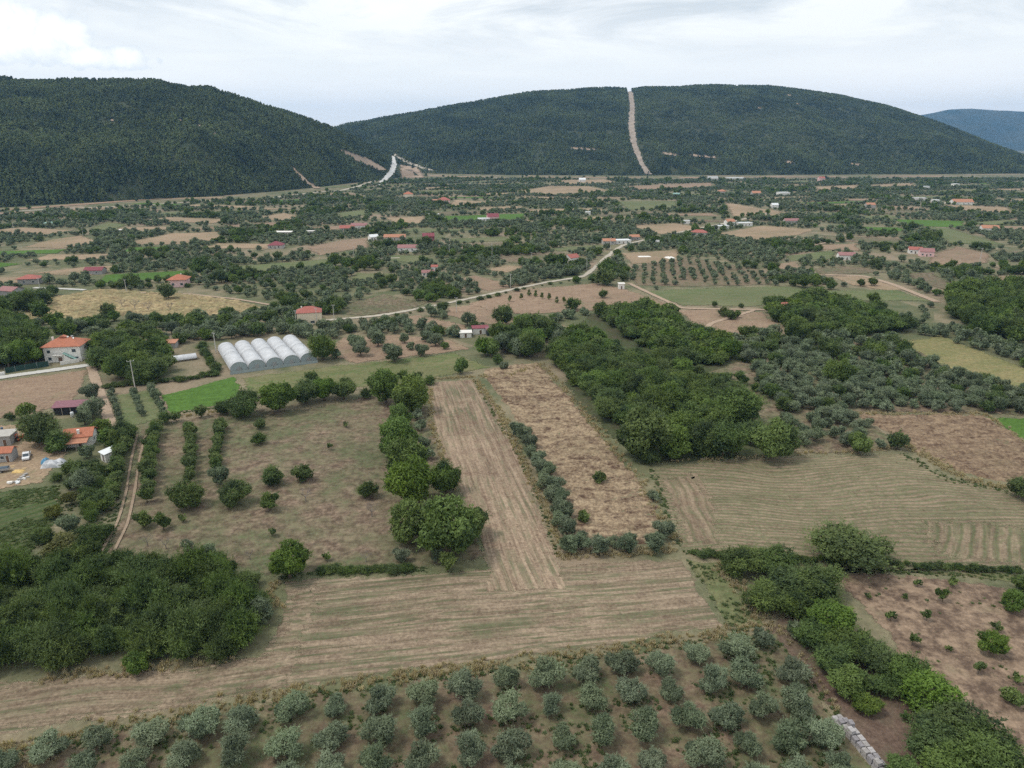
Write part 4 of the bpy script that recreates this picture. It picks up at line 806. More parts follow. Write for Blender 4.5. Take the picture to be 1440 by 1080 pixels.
for i in range(nn):
    for s in (0, 1):
        top = 1 if i == 0 else random.choice([2, 2, 2, 2, 2, 3])
        for lv in range(top):
            q = P0 + cd * (i * 1.16 + random.uniform(-.1, .1)) + cn * ((s - .5) * .86 + random.uniform(-.05, .05)); o = link('crate', random.choice(cms), loc=(q[0], q[1], lv * .605)); o.rotation_euler = (0, 0, ca + random.uniform(-.12, .12))
            side = 'tree line side' if s else 'olive side'
            tag(o, f'weathered grey crate, {["bottom", "second", "third"][lv]} in its stack, {ORD[min(i, 19)]} stack from the far end, {side}', 'crate', 'stacked crates beside the bottom grove')
    CLEAR.append((*(P0 + cd * i * 1.16), .5))
# dead trees: bare grey branches
def dead_mesh(seed, h=3.2):
    r = random.Random(seed); m = MB(); m.tube([(0, 0, 0), (.05, 0, h * .35)], [.13, .1], 6)
    def br(p, d, L, rr, lv):
        q = p + d * L; m.tube([p, (p + q) / 2 + Vector((r.uniform(-.08, .08), r.uniform(-.08, .08), 0)), q], [rr, rr * .8, rr * .5], 5, False)
        if lv:
            for _ in range(3): br(q, (d + Vector((r.uniform(-.8, .8), r.uniform(-.8, .8), r.uniform(-.1, .6)))).normalized(), L * .68, rr * .55, lv - 1)
    for i in range(4): br(Vector((.05, 0, h * .33)), Vector((math.cos(i * 1.6), math.sin(i * 1.6), 1.0)).normalized(), h * .3, .08, 3)
    return m.mesh('dead_tree', M_grey_bark, fix=False)
dms = [dead_mesh(s) for s in range(3)]
for i, (px, py, s, l) in enumerate([(523, 727, 1.2, 'bare grey dead tree beside the walnut row'), (430, 705, 1.1, 'bare dead tree in the open weedy orchard'), (208, 768, .9, 'small bare tree by the lower track'), (234, 772, .9, 'bare stump-like tree in the lower orchard'), (352, 787, .7, 'short bare tree behind the thicket'), (515, 790, .8, 'bare small tree near the hedge end'), (306, 680, 1.2, 'bare grey tree behind the large dark orchard tree'), (190, 435, 1.7, 'bare grey tree on the golden field, left one'), (209, 438, 1.7, 'bare grey tree on the golden field, second one'), (240, 438, 1.6, 'bare grey tree on the golden field, third one'), (172, 432, 1.4, 'bare grey tree at the golden field edge')]):
    o = link('dead_tree', dms[i % 3], loc=px_at(px, py)); o.scale = (s,) * 3; o.rotation_euler = (0, 0, i); tag(o, l, 'dead tree', 'bare trees')
# ------------------------------------------------------------------ foliage
M_olive = leaf_mat('olive_leaf', (.078, .106, .06), (.235, .288, .176), .35, .2, .6, .3)
M_walnut = leaf_mat('walnut_leaf', (.042, .078, .014), (.165, .245, .05), .25, .25)
M_darkleaf = leaf_mat('dark_leaf', (.026, .050, .013), (.13, .19, .046), .3, .2)
M_scrub = leaf_mat('scrub_leaf', (.024, .048, .012), (.128, .185, .046), .35, .22)
M_fruit = leaf_mat('orchard_leaf', (.05, .085, .022), (.15, .205, .06), .35, .28)
M_yellow = leaf_mat('yellow_leaf', (.08, .09, .02), (.19, .20, .055), .3, .25)
M_pine = leaf_mat('pine_needle', (.030, .048, .016), (.132, .168, .060), .5, .05, .7, .2, stand=.4)
M_straw = leaf_mat('straw_blade', (.34, .28, .175), (.58, .50, .335), .4, .3)
M_weed = leaf_mat('weed_leaf', (.085, .12, .045), (.15, .20, .08), .4, .35)
M_bark = flat_mat('bark', (.16, .13, .10), .95, .3, 4, .1)


def leaves(lobes, n, size, seed, asp=1.6, up=.0, jit=.55, hang=0.0, inner=.72, zmin=None, sprays=0.0, slen=.16):
    """leaf sprays over a crown made of overlapping lobes; each is a small lozenge facing roughly outwards"""
    r = np.random.default_rng(seed); C = np.array([l[0] for l in lobes], float); Rd = np.array([l[1] for l in lobes], float)
    ltone = np.clip(r.normal(.48, .30, len(lobes)), 0, 1)
    wgt = (Rd[:, 0] * Rd[:, 1] + Rd[:, 0] * Rd[:, 2]); wgt /= wgt.sum()
    k = r.choice(len(lobes), n * 2, p=wgt); d = r.normal(size=(n * 2, 3)); d /= np.linalg.norm(d, axis=1)[:, None]
    rad = inner + (1.06 - inner) * r.random((n * 2, 1)) ** .7
    p = C[k] + d * Rd[k] * rad
    keep = np.ones(len(p), bool)
    for j in range(len(lobes)):
        q = (((p - C[j]) / Rd[j]) ** 2).sum(1); keep &= (q > .42) | (k == j)
    if zmin is not None: keep &= p[:, 2] > zmin
    idx = np.flatnonzero(keep)[:n]; p, d, k = p[idx], d[idx], k[idx]; n = len(p)
    nr = d / Rd[k]; nr /= np.linalg.norm(nr, axis=1)[:, None]; nr += r.normal(size=(n, 3)) * jit; nr[:, 2] += up
    nr /= np.linalg.norm(nr, axis=1)[:, None]
    a = np.cross(nr, r.normal(size=(n, 3))); a /= np.maximum(np.linalg.norm(a, axis=1), 1e-6)[:, None]
    if hang: a[:, 2] -= hang; a /= np.linalg.norm(a, axis=1)[:, None]
    b = np.cross(nr, a); b /= np.maximum(np.linalg.norm(b, axis=1), 1e-6)[:, None]
    s = size * r.uniform(.55, 1.35, (n, 1)); s2 = s / asp
    V = np.stack([p - a * s * .5, p + b * s2 * .5 + a * s * .05, p + a * s * .5 - nr * s * .12, p - b * s2 * .5 + a * s * .05], 1).reshape(-1, 3)
    tone = np.clip(ltone[k] + r.normal(0, .11, n), 0, 1)
    if sprays:                                  # leafy shoots that stick out of the crown and break its outline
        out = d / np.linalg.norm(d, axis=1)[:, None]; cand = np.flatnonzero(out[:, 2] > -.35); m = int(n * sprays / 7); q = r.choice(cand, m)
        dr = out[q] * np.array([1, 1, .8]) + r.normal(0, .38, (m, 3)); dr[:, 2] += .35; dr /= np.linalg.norm(dr, axis=1)[:, None]; L = slen * r.uniform(.35, 1.3, (m, 1)); VS, TS = [], []
        side = np.cross(dr, r.normal(size=(m, 3))); side /= np.maximum(np.linalg.norm(side, axis=1), 1e-6)[:, None]
        for i in range(7):
            tt = (i + .5) / 7; c = p[q] + dr * L * tt; c[:, 2] -= (.35 * L[:, 0] * tt * tt); ss = size * r.uniform(.6, 1.15, (m, 1)) * (1.1 - .55 * tt)
            a2 = dr * .75 + side * (1 if i % 2 else -1) * .8 + r.normal(0, .2, (m, 3)); a2 /= np.linalg.norm(a2, axis=1)[:, None]
            b2 = np.cross(a2, r.normal(0, .5, (m, 3)) + np.array([0, 0, 1.0])); b2 /= np.maximum(np.linalg.norm(b2, axis=1), 1e-6)[:, None]; w2 = ss / asp
            VS.append(np.stack([c, c + a2 * ss * .45 + b2 * w2 * .5, c + a2 * ss, c + a2 * ss * .45 - b2 * w2 * .5], 1).reshape(-1, 3)); TS.append(np.repeat(np.clip(ltone[k[q]] + .10 + r.normal(0, .14, m), 0, 1), 4))
        V = np.concatenate([V] + VS); tone = np.concatenate([np.repeat(tone, 4)] + TS); nt = len(V) // 4
        return V, np.arange(nt * 4).reshape(nt, 4), tone
    return V, np.arange(n * 4).reshape(n, 4), np.repeat(tone, 4)
def trunk_mb(h, r0, seed, limbs=5, spread=.28, top=.5):
    r = random.Random(seed); m = MB(); lean = (r.uniform(-.03, .03), r.uniform(-.03, .03))
    m.tube([(0, 0, -.02), (lean[0] * .5, lean[1] * .5, h * .5), (lean[0], lean[1], h)], [r0 * 1.3, r0, r0 * .8], 6)
    for i in range(limbs):
        a = i * 2.4 + r.random(); e = spread * r.uniform(.7, 1.2)
        m.tube([(lean[0], lean[1], h * .95), (lean[0] + math.cos(a) * e * .5, lean[1] + math.sin(a) * e * .5, h + (top - h) * .5), (lean[0] + math.cos(a) * e, lean[1] + math.sin(a) * e, top)], [r0 * .6, r0 * .4, r0 * .15], 5)
    return m
def lobes_round(seed, n, rx, rz, zc, lob=.5, main=.72, flat=1.0):
    r = random.Random(seed); ex, ey = r.uniform(.85, 1.1), r.uniform(.85, 1.1); L = [((r.uniform(-.05, .05), r.uniform(-.05, .05), zc * .95), (rx * main * ex, rx * main * ey, rz * main))]
    for i in range(n):
        a = i * 2.399 + r.uniform(-.6, .6); zf = r.uniform(-.75, 1.0); rr = math.sqrt(max(0.08, 1 - zf * zf)) * r.uniform(.42, .86)
        s = lob * r.uniform(.5, 1.2)
        L.append(((math.cos(a) * rx * rr * ex, math.sin(a) * rx * rr * ey, zc + zf * rz * r.uniform(.5, .74)), (rx * s, rx * s * r.uniform(.8, 1.2), rz * s * flat)))
    return L
# every kind is modelled one unit wide; LOD: 0 close, 1 middle, 2 far away
SPEC = {
 'olive':  dict(mat=M_olive,   lod=[(3600, .07), (1200, .115), (400, .20), (5200, .058)], asp=2.0, nv=[5, 4, 3, 5], lob=lambda s: lobes_round(s, 11, .46, .40, .43, .40, .58), trunk=(.22, .04)),
 'walnut': dict(mat=M_walnut,  lod=[(5200, .06), (1700, .10), (280, .21), (7500, .05)], asp=1.6, nv=[4, 3, 3, 4], lob=lambda s: lobes_round(s, 20, .47, .46, .45, .34, .66), trunk=(.2, .035)),
 'dark':   dict(mat=M_darkleaf, lod=[(4600, .065), (1500, .105), (260, .22), (6400, .056)], asp=2.0, nv=[4, 3, 3, 4], lob=lambda s: lobes_round(s, 19, .47, .44, .42, .34, .64), trunk=(.2, .03)),
 'scrub':  dict(mat=M_scrub,   lod=[(4200, .085), (1300, .125), (240, .23), (4600, .10)], asp=3.4, nv=[4, 3, 2, 5], lob=lambda s: lobes_round(s, 16, .50, .36, .33, .33, .60), trunk=(.12, .02)),
 'fruit':  dict(mat=M_fruit,   lod=[(2200, .085), (900, .13), (220, .23), (3000, .07)], asp=1.8, nv=[4, 3, 2, 3], lob=lambda s: lobes_round(s, 11, .44, .48, .53, .36, .5), trunk=(.3, .03)),
 'sapling': dict(mat=M_fruit,  lod=[(520, .15), (300, .18), (120, .28), (520, .14)], asp=1.7, nv=[4, 2, 2, 2], lob=lambda s: lobes_round(s, 6, .40, .40, .55, .36, .42), trunk=(.35, .02)),
 'yellow': dict(mat=M_yellow,  lod=[(2600, .085), (900, .14), (200, .25), (4500, .06)], asp=1.6, nv=[2, 1, 1, 2], lob=lambda s: lobes_round(s, 13, .48, .40, .42, .36, .6), trunk=(.15, .025)),
 'column': dict(mat=M_darkleaf, lod=[(1500, .14), (700, .2), (200, .35), (1500, .14)], asp=1.6, nv=[1, 1, 1, 1], lob=lambda s: [((0, 0, .3 + .28 * i), (.42 - .06 * i, .42 - .06 * i, .36)) for i in range(5)], trunk=(.2, .06)),
}
PROTO = {}
def proto(kind, lod):
    key = (kind, lod)
    if key not in PROTO:
        sp = SPEC[kind]; n, size = sp['lod'][lod]; out = []
        for v in range(sp['nv'][lod]):
            seed = 11 + v * 17 + lod * 101 + sum(map(ord, kind))
            V, Fq, tn = leaves(sp['lob'](seed), n, size, seed, sp['asp'], hang=.5 if kind == 'scrub' else 0.0, zmin=.03, up=.15 if lod in (0, 3) else .4, sprays=0 if lod == 2 else {'olive': .35, 'walnut': .25, 'dark': .5, 'scrub': .7, 'fruit': .5}.get(kind, .3), slen={'scrub': .30, 'dark': .22, 'olive': .15, 'walnut': .13}.get(kind, .16))
            cm = mesh_np(kind + '_crown', V, Fq, [sp['mat']], {'tone': tn})
            tb = trunk_mb(sp['trunk'][0], sp['trunk'][1], seed); tm = tb.mesh(kind + '_trunk', M_bark, True, fix=False)
            tv = np.array(tb.V); nq = len(V)
            wm = mesh_np(kind + '_tree', np.concatenate([V, tv]), [tuple(f) for f in Fq] + [tuple(nq + i for i in f) for f in tb.F], [sp['mat'], M_bark], {'tone': np.r_[tn, np.zeros(len(tv))]}, [0] * len(Fq) + [1] * len(tb.F))
            out.append((cm, tm, wm))
        PROTO[key] = out
    return PROTO[key]

# ------------------------------------------------------------------ where every plant stands
PLANTS = []     # dict: kind, x, y, w (m), hs (height factor), label, group, px, py, wpx
def plant_xy(kind, x, y, w, hs=1.0, label=None, group=None, base=None):
    px, py, dep = PX(x, y); PLANTS.append(dict(kind=kind, x=x, y=y, w=w, hs=hs, label=label, group=group, px=px, py=py, wpx=w * F / dep, base=base))
def plant(kind, px, py, wpx, label=None, group=None, hs=1.0, up=.36, base=None):
    """PX, PY: middle of the crown in the photo, WPX its width there"""
    by = py + up * wpx * hs; x, y = G(px, by); dep = PX(x, y)[2]
    plant_xy(kind, x, y, wpx * dep / F, hs, label, group, base)

GROVE = [('first row along the dry grass', [(3, 1068), (73, 1050), (143, 1037), (213, 1027), (283, 1013), (347, 1007), (410, 993), (470, 987), (533, 980), (597, 972), (653, 960), (713, 953), (763, 947), (823, 940), (877, 930), (927, 927), (980, 918), (1037, 910), (1075, 896)]),
 ('second row from the dry grass', [(120, 1078), (190, 1070), (267, 1057), (333, 1053), (405, 1043), (467, 1030), (532, 1023), (595, 1013), (657, 1003), (718, 993), (773, 988), (833, 980), (893, 973), (942, 968), (997, 955), (1048, 947), (1108, 943)]),
 ('third row from the dry grass', [(400, 1090), (467, 1075), (530, 1067), (592, 1063), (662, 1053), (718, 1047), (790, 1033), (848, 1027), (902, 1018), (970, 1010), (1023, 1002), (1075, 993), (1123, 988)]),
 ('fourth row from the dry grass', [(725, 1094), (795, 1083), (858, 1076), (918, 1068), (983, 1057), (1048, 1047), (1107, 1035), (1157, 1027)]),
 ('fifth row from the dry grass', [(1060, 1094), (1120, 1084), (1180, 1072)])]
for nm, row in GROVE:
    for i, (x, y) in enumerate(row):
        plant('olive', x + random.uniform(-3, 3), y + random.uniform(-2, 2), 42.5 * random.uniform(.80, 1.18) + (y - 950) * .05, f'olive tree, {ORD[i]} from the left in the bottom grove, {nm}', 'olives of the bottom grove', hs=random.uniform(.92, 1.1), base=1)
for i, (x, y) in enumerate([(727, 603), (737, 612), (745, 622), (748, 636), (757, 645), (760, 657), (771, 661), (768, 676), (780, 681), (776, 694), (788, 698), (784, 712), (794, 718), (788, 730), (797, 741)]):
    plant('olive', x, y, 27 * random.uniform(.9, 1.15) * (1 + (y - 670) * .002), f'silvery olive, {ORD[i]} from the far end of the row between two fields', 'olives in the narrow row')
for i, (x, y) in enumerate([(799, 766), (818, 762), (843, 768), (879, 764), (921, 763), (933, 746), (862, 762)]):
    plant('olive', x, y, [34, 32, 34, 36, 36, 34, 20][i], ['first', 'second', 'third', 'fifth', 'sixth', 'seventh', 'small fourth'][i] + ' olive from the left along the brown field edge', 'olives at the foot of the brown field', hs=.95)
for i, (x, y, s) in enumerate([(587, 583, 20), (592, 598, 20), (597, 622, 22), (601, 638, 20)]):
    plant('olive', x, y, s, f'small olive beside the walnuts, {ORD[i]} from the far end of the strip', 'olives beside the walnut row')
plant('olive', 565, 781, 26, 'small silvery olive at the left foot of the walnut pair')
plant('olive', 615, 781, 24, 'small silvery olive at the right foot of the walnut pair')
plant('olive', 919, 697, 18, 'lone small olive on the edge of the brown field')
W = 'walnut'
for x, y, s, l in [(543, 545, 44, 'bright walnut tree at the far corner of the weedy orchard'), (580, 556, 48, 'tall bright walnut at the top of the row beside the mown strip'), (563, 586, 32, 'small walnut between two larger ones beside the mown strip'), (563, 616, 52, 'round bright walnut, third large one down the row'), (573, 648, 54, 'bright walnut in the middle of the row beside the strip'), (577, 680, 64, 'wide walnut beside the dark tree in the row'),
   (577, 735, 56, 'yellow-green walnut, left one of the pair at the row end'), (628, 742, 78, 'largest bright walnut at the lower end of the row'), (664, 736, 42, 'walnut crown reaching over the mown strip')]:
    plant(W, x, y, s * 1.22, l, 'walnut trees beside the mown strip', hs=1.1)
plant('dark', 629, 672, 50, 'dark green tree leaning over the mown strip beside the walnuts', hs=1.15)
plant('fruit', 630, 794, 28, 'low bright bush at the corner of the mown field')
plant('walnut', 648, 516, 21, 'lone upright tree at the head of the mown strip', hs=1.25)
for x, y, s, k, l in [(345, 567, 48, 'dark', 'dark fig-like tree beside the bright one at the orchard head'), (392, 560, 54, W, 'large light green tree at the head of the weedy orchard'), (431, 552, 42, 'dark', 'dark green tree right of the light green one at the orchard head'), (456, 548, 40, W, 'mid green tree in the hedge below the grass strip'), (484, 548, 36, 'dark', 'dark tree ending the hedge below the grass strip'), (440, 532, 22, 'dark', 'thin upright tree behind the hedge'), (315, 572, 26, 'scrub', 'low bush left of the dark fig-like tree'), (516, 552, 20, 'scrub', 'small bush at the right end of the hedge'), (604, 534, 18, 'scrub', 'low bush at the head of the strip, left side'), (586, 532, 20, 'dark', 'dark low bush behind the walnuts'), (567, 530, 20, 'dark', 'dark round bush behind the first walnut')]:
    plant(k, x, y, s, l, 'trees at the head of the weedy orchard')
for x, y, s, k, l in [(367, 596, 20, 'dark', 'small dark shrub, farthest in the weedy orchard'), (365, 616, 22, 'scrub', 'flat low shrub in the upper weedy orchard'), (383, 670, 33, 'dark', 'round dark shrub in the middle of the weedy orchard'), (427, 665, 30, 'dark', 'dark shrub right of the middle of the weedy orchard'), (380, 707, 29, 'fruit', 'light green shrub with two tops in the weedy orchard'), (262, 696, 48, 'dark', 'large round dark tree between the orchard rows'), (330, 692, 46, 'dark', 'large dark tree with bushy foot in the weedy orchard'), (230, 735, 27, 'fruit', 'small dark-stemmed tree near the track'), (203, 732, 28, 'fruit', 'spreading pale shrub beside the track'), (258, 728, 16, 'sapling', 'small sapling beside the dark-stemmed tree'), (310, 670, 32, 'olive', 'greyish thin tree behind the large dark one'), (408, 789, 64, W, 'broad bright bush at the lower edge of the orchard'), (383, 748, 17, 'sapling', 'small sapling in the lower orchard'), (293, 772, 24, 'olive', 'faint greyish shrub in the lower orchard'), (264, 766, 18, 'olive', 'tiny greyish shrub left of another in the lower orchard'), (517, 688, 31, 'dark', 'dark round shrub left of the walnut row'), (487, 597, 12, 'sapling', 'small green weed bush near the walnut row'), (463, 629, 12, 'sapling', 'little green bush in the open orchard ground'), (460, 782, 16, 'sapling', 'thin sapling near the broad bush')]:
    plant(k, x, y, s, l, 'shrubs of the weedy orchard')
def row(kind, pts, n, w, hs, what, group, jx=1.5, jw=.2):
    e = np.array(pts, float); s = np.r_[0, np.cumsum(np.linalg.norm(np.diff(poly_g(e), axis=0), axis=1))]; s /= s[-1]; g = poly_g(e)
    for i, tt in enumerate(np.linspace(0, 1, n)):
        x, y = np.interp(tt, s, g[:, 0]), np.interp(tt, s, g[:, 1])
        ww = w * random.uniform(1 - jw, 1 + jw)
        plant_xy(kind, x + random.uniform(-jx, jx) * .25, y + random.uniform(-jx, jx) * .5, ww, hs * random.uniform(.85, 1.15), what, group); PLANTS[-1]['rb'] = n <= 20
row('fruit', [(182, 612), (172, 640), (165, 670), (158, 700), (147, 722)], 17, 4.6, 1.0, 'orchard tree in the row left of the rutted track', 'orchard row left of the track')
row('fruit', [(222, 606), (215, 640), (211, 675), (207, 706)], 16, 4.5, 1.0, 'orchard tree in the row right of the rutted track', 'orchard row right of the track')
row('fruit', [(267, 606), (270, 636), (270, 660), (266, 680)], 13, 4.1, 1.0, 'orchard tree in the second row right of the track', 'second orchard row')
row('fruit', [(311, 604), (306, 634), (303, 660)], 11, 3.8, 1.0, 'orchard tree in the third row right of the track', 'third orchard row')
row('olive', [(157, 555), (163, 572), (170, 592)], 9, 3.0, 1, 'small olive in the row beside the dirt track', 'young olives, row by the track', jx=.6)
row('olive', [(187, 552), (194, 570), (200, 585)], 8, 3.0, 1, 'small olive in the middle row below the pole', 'young olives, middle row', jx=.6)
row('olive', [(213, 547), (222, 566), (232, 585)], 9, 3.2, 1, 'small olive in the row along the green field', 'young olives, row by the green field', jx=.6)

def fill(kindw, pp, spacing, w, group, label, hs=(.85, 1.15), jw=.25, seed=0, px=True, rowang=None, excl=True, limit=4000, keep=1.0):
    """plants spread through an outline in photo positions, SPACING metres apart"""
    g = poly_g(pp) if px else np.asarray(pp); r = np.random.default_rng(seed + len(PLANTS)); lo, hi = g.min(0), g.max(0)
    L = hi - lo; diag = np.linalg.norm(L); c = (lo + hi) / 2; n = int(diag / spacing) + 2
    ii, jj = np.meshgrid(np.arange(n), np.arange(n)); jit = .12 if rowang is not None else .42
    P = np.stack([ii.ravel() + (jj.ravel() % 2) * (.5 if rowang is None else 0), jj.ravel()], 1) * spacing - diag / 2
    P = P + r.uniform(-jit, jit, P.shape) * spacing
    a = rowang if rowang is not None else .3; P = P @ np.array([[math.cos(a), math.sin(a)], [-math.sin(a), math.cos(a)]]) + c
    m = pip(P, g)
    if excl:
        for f in FIELD_POLYS: m &= ~pip(P, f)
    m &= r.random(len(P)) < keep
    ks, ws = zip(*kindw); ws = np.array(ws) / sum(ws)
    for p in P[m][:limit]:
        k = ks[r.choice(len(ks), p=ws)]; ww = w * r.uniform(1 - jw, 1 + jw) * {'olive': 1, 'walnut': 1.1, 'dark': 1.1}.get(k, 1)
        plant_xy(k, p[0], p[1], ww, r.uniform(*hs), label if len(kindw) == 1 else {'olive': 'silvery olive among ', 'walnut': 'bright green tree among ', 'dark': 'dark green tree among ', 'scrub': 'low shrub among ', 'fruit': 'small light green tree among ', 'yellow': 'yellowish bush among ', 'sapling': 'sapling among '}[k] + label, group if len(kindw) == 1 else f'{group}, {k}')

# the overgrown thicket bottom left
fill([('scrub', 1), ('dark', .35)], [(-70, 815), (0, 812), (60, 800), (180, 792), (290, 806), (345, 822), (366, 860), (362, 900), (335, 925), (225, 927), (120, 940), (0, 953), (-70, 960)], 3.9, 5.8, 'thicket beside the mown field', 'the dense thicket beside the mown field', (.6, 1.75), excl=False)
plant('olive', 366, 858, 48, 'round grey-green shrub at the tip of the thicket', up=.3)
plant('walnut', 193, 934, 36, 'bright little bush standing out from the thicket onto the field')
plant('dark', 4, 800, 62, 'dark tree at the left edge above the thicket'); plant('yellow', 92, 768, 52, 'yellowish bush below the farmyard track', hs=.8)
for x, y, s, k, l in [(64, 752, 30, 'scrub', 'low shrub beside the vegetable rows'), (100, 736, 34, 'olive', 'silvery shrub above the yellowish bush'), (128, 752, 40, 'dark', 'dark shrub beside the rutted track'), (78, 720, 26, 'yellow', 'light yellow-green bush near the vegetable rows'), (118, 676, 38, 'olive', 'large silvery olive between farmyard and orchard'), (100, 700, 24, 'yellow', 'small yellowish bush under the silvery olive'), (150, 745, 24, 'scrub', 'small shrub against the rutted track'), (40, 790, 30, 'scrub', 'low weedy bush at the foot of the vegetable rows'), (112, 778, 34, 'scrub', 'rough shrub right of the yellowish bush')]:
    plant(k, x, y, s, l, 'bushes around the vegetable rows')
fill([('scrub', 1), ('fruit', 1)], [(80, 676), (105, 664), (150, 656), (168, 610), (190, 612), (165, 680), (140, 735), (125, 735), (110, 690), (88, 690)], 4.2, 4.6, 'bushes below the farmyard', 'the bushes below the farmyard', excl=False)
for x, y, s, k, l in [(62, 605, 56, 'dark', 'big dark tree left of the stepped orange roof'), (84, 620, 36, 'dark', 'dark tree touching the stepped orange roof'), (55, 612, 32, 'olive', 'grey-green tree behind the pickup truck'), (82, 626, 30, W, 'green tree between truck and small white shed'), (122, 636, 24, 'olive', 'grey-green shrub left of the small white shed'), (38, 578, 24, W, 'small round tree in front of the ploughed field'), (130, 575, 36, 'olive', 'grey-green olive right of the purple shed'), (120, 588, 26, 'olive', 'olive below the purple shed'), (130, 552, 28, 'olive', 'olive at the corner of the ploughed field'), (145, 602, 26, W, 'light green bush right of the stepped roof'), (172, 608, 40, 'dark', 'dark tree at the head of the orchard rows'), (156, 616, 30, W, 'green tree behind the small white shed'), (15, 585, 16, 'scrub', 'small bush left of the farmyard'), (102, 658, 26, 'dark', 'shrub beside the tarp covered heap'), (234, 588, 22, 'dark', 'dark bush at the corner of the green field'), (248, 587, 16, 'fruit', 'light bush right of the green field corner'), (283, 580, 20, 'fruit', 'small green bush below the green field')]:
    plant(k, x, y, s, l, 'trees around the farmyard')
# right-hand tree line
for x, y, s, k, l in [(1038, 786, 62, 'dark', 'dark tree at the left end of the tree line'), (1088, 786, 64, 'dark', 'dark tree second from the left end of the tree line'), (1196, 772, 112, 'dark', 'broad dark round tree on the edge of the regrowth field'), (1075, 842, 60, 'dark', 'dark tree jutting toward the mown field'), (1112, 820, 72, 'dark', 'dark tree in the upper tree line'), (1150, 822, 70, 'dark', 'leafy tree beside the open orchard, upper end'), (1118, 852, 60, 'dark', 'leafy tree over the path, upper end'), (1168, 872, 74, W, 'mid green tree in the middle of the tree line'), (1140, 890, 56, 'dark', 'dark low tree by the path'), (1195, 905, 76, 'dark', 'spreading tree in the middle of the line'), (1170, 930, 60, 'dark', 'tree leaning over the path in the middle'), (1232, 925, 66, 'dark', 'thin-leaved tree facing the open orchard'), (1190, 955, 60, W, 'bright leafy tree above the small round one'), (1217, 990, 42, W, 'small bright round tree beside the path'), (1270, 945, 70, 'dark', 'tree facing the open orchard below the middle'), (1240, 962, 44, 'dark', 'low sprawling tree in the gap of the line'), (1300, 975, 84, W, 'wide leafy tree in the lower tree line'), (1335, 1010, 88, 'dark', 'dark leafy tree in the lower tree line'), (1375, 1040, 96, 'dark', 'large dark tree near the lower right corner'), (1310, 1040, 80, 'dark', 'leafy tree over the path near the lower corner'), (1330, 1075, 90, W, 'large tree cut by the bottom edge, path side'), (1400, 1080, 96, 'dark', 'large tree cut by the bottom edge, corner side'), (1270, 1085, 60, W, 'bushy tree at the bottom edge nearest the crates'), (1272, 1006, 20, 'sapling', 'thin sapling in the gap below the bright round tree'), (1116, 885, 30, 'olive', 'lone grey-green shrub on the path between grove and tree line')]:
    plant(k, x, y, s, l, 'trees of the right-hand line', hs=.56 if s > 100 else random.uniform(.62, .8) if s > 40 else 1.0)
for i, (x, y, s) in enumerate([(1290, 820, 15), (1325, 838, 23), (1303, 866, 19), (1252, 866, 19), (1272, 840, 12), (1220, 837, 12), (1423, 845, 38), (1393, 903, 42), (1375, 940, 23), (1282, 900, 21), (1423, 980, 30), (1430, 953, 20), (1333, 912, 13), (1340, 818, 20), (1400, 880, 20)]):
    big = s > 28
    plant('sapling' if not big else 'walnut', x, y, s, ('bushy bright young tree' if big else 'small leafy sapling') + ' on the bare orchard ground, ' + ['by the weedy verge', 'largest sapling below the verge', 'centre of the upper part', 'nearest the tree line top', 'tiny one left of the verge saplings', 'highest one beside the tree line', 'near the right edge', 'widest, in the middle', 'below the widest tree', 'beside the dark tree line', 'lowest near the edge', 'just above the lowest', 'tiny, left of the widest', 'low one under the verge', 'left of the edge tree'][i], 'young trees on the bare ground')
for i, x in enumerate(range(975, 1440, 12)):
    plant('scrub', x, 776 + (x - 975) * .055 + random.uniform(-2, 2), random.uniform(11, 19), 'low green hedge bush along the lower edge of the regrowth field', 'hedge bushes below the regrowth field', hs=.8)
plant('dark', 1436, 686, 40, 'dark bush at the right edge of the regrowth field'); plant('dark', 1438, 822, 30, 'dark bush at the right end of the verge')
for i, x in enumerate(range(455, 575, 9)):
    plant('scrub', x, 800 + random.uniform(-2, 2) - (x - 455) * .01, random.uniform(14, 22), 'low bright bush in the hedge along the mown field', 'hedge bushes left of the walnut pair', hs=.6)
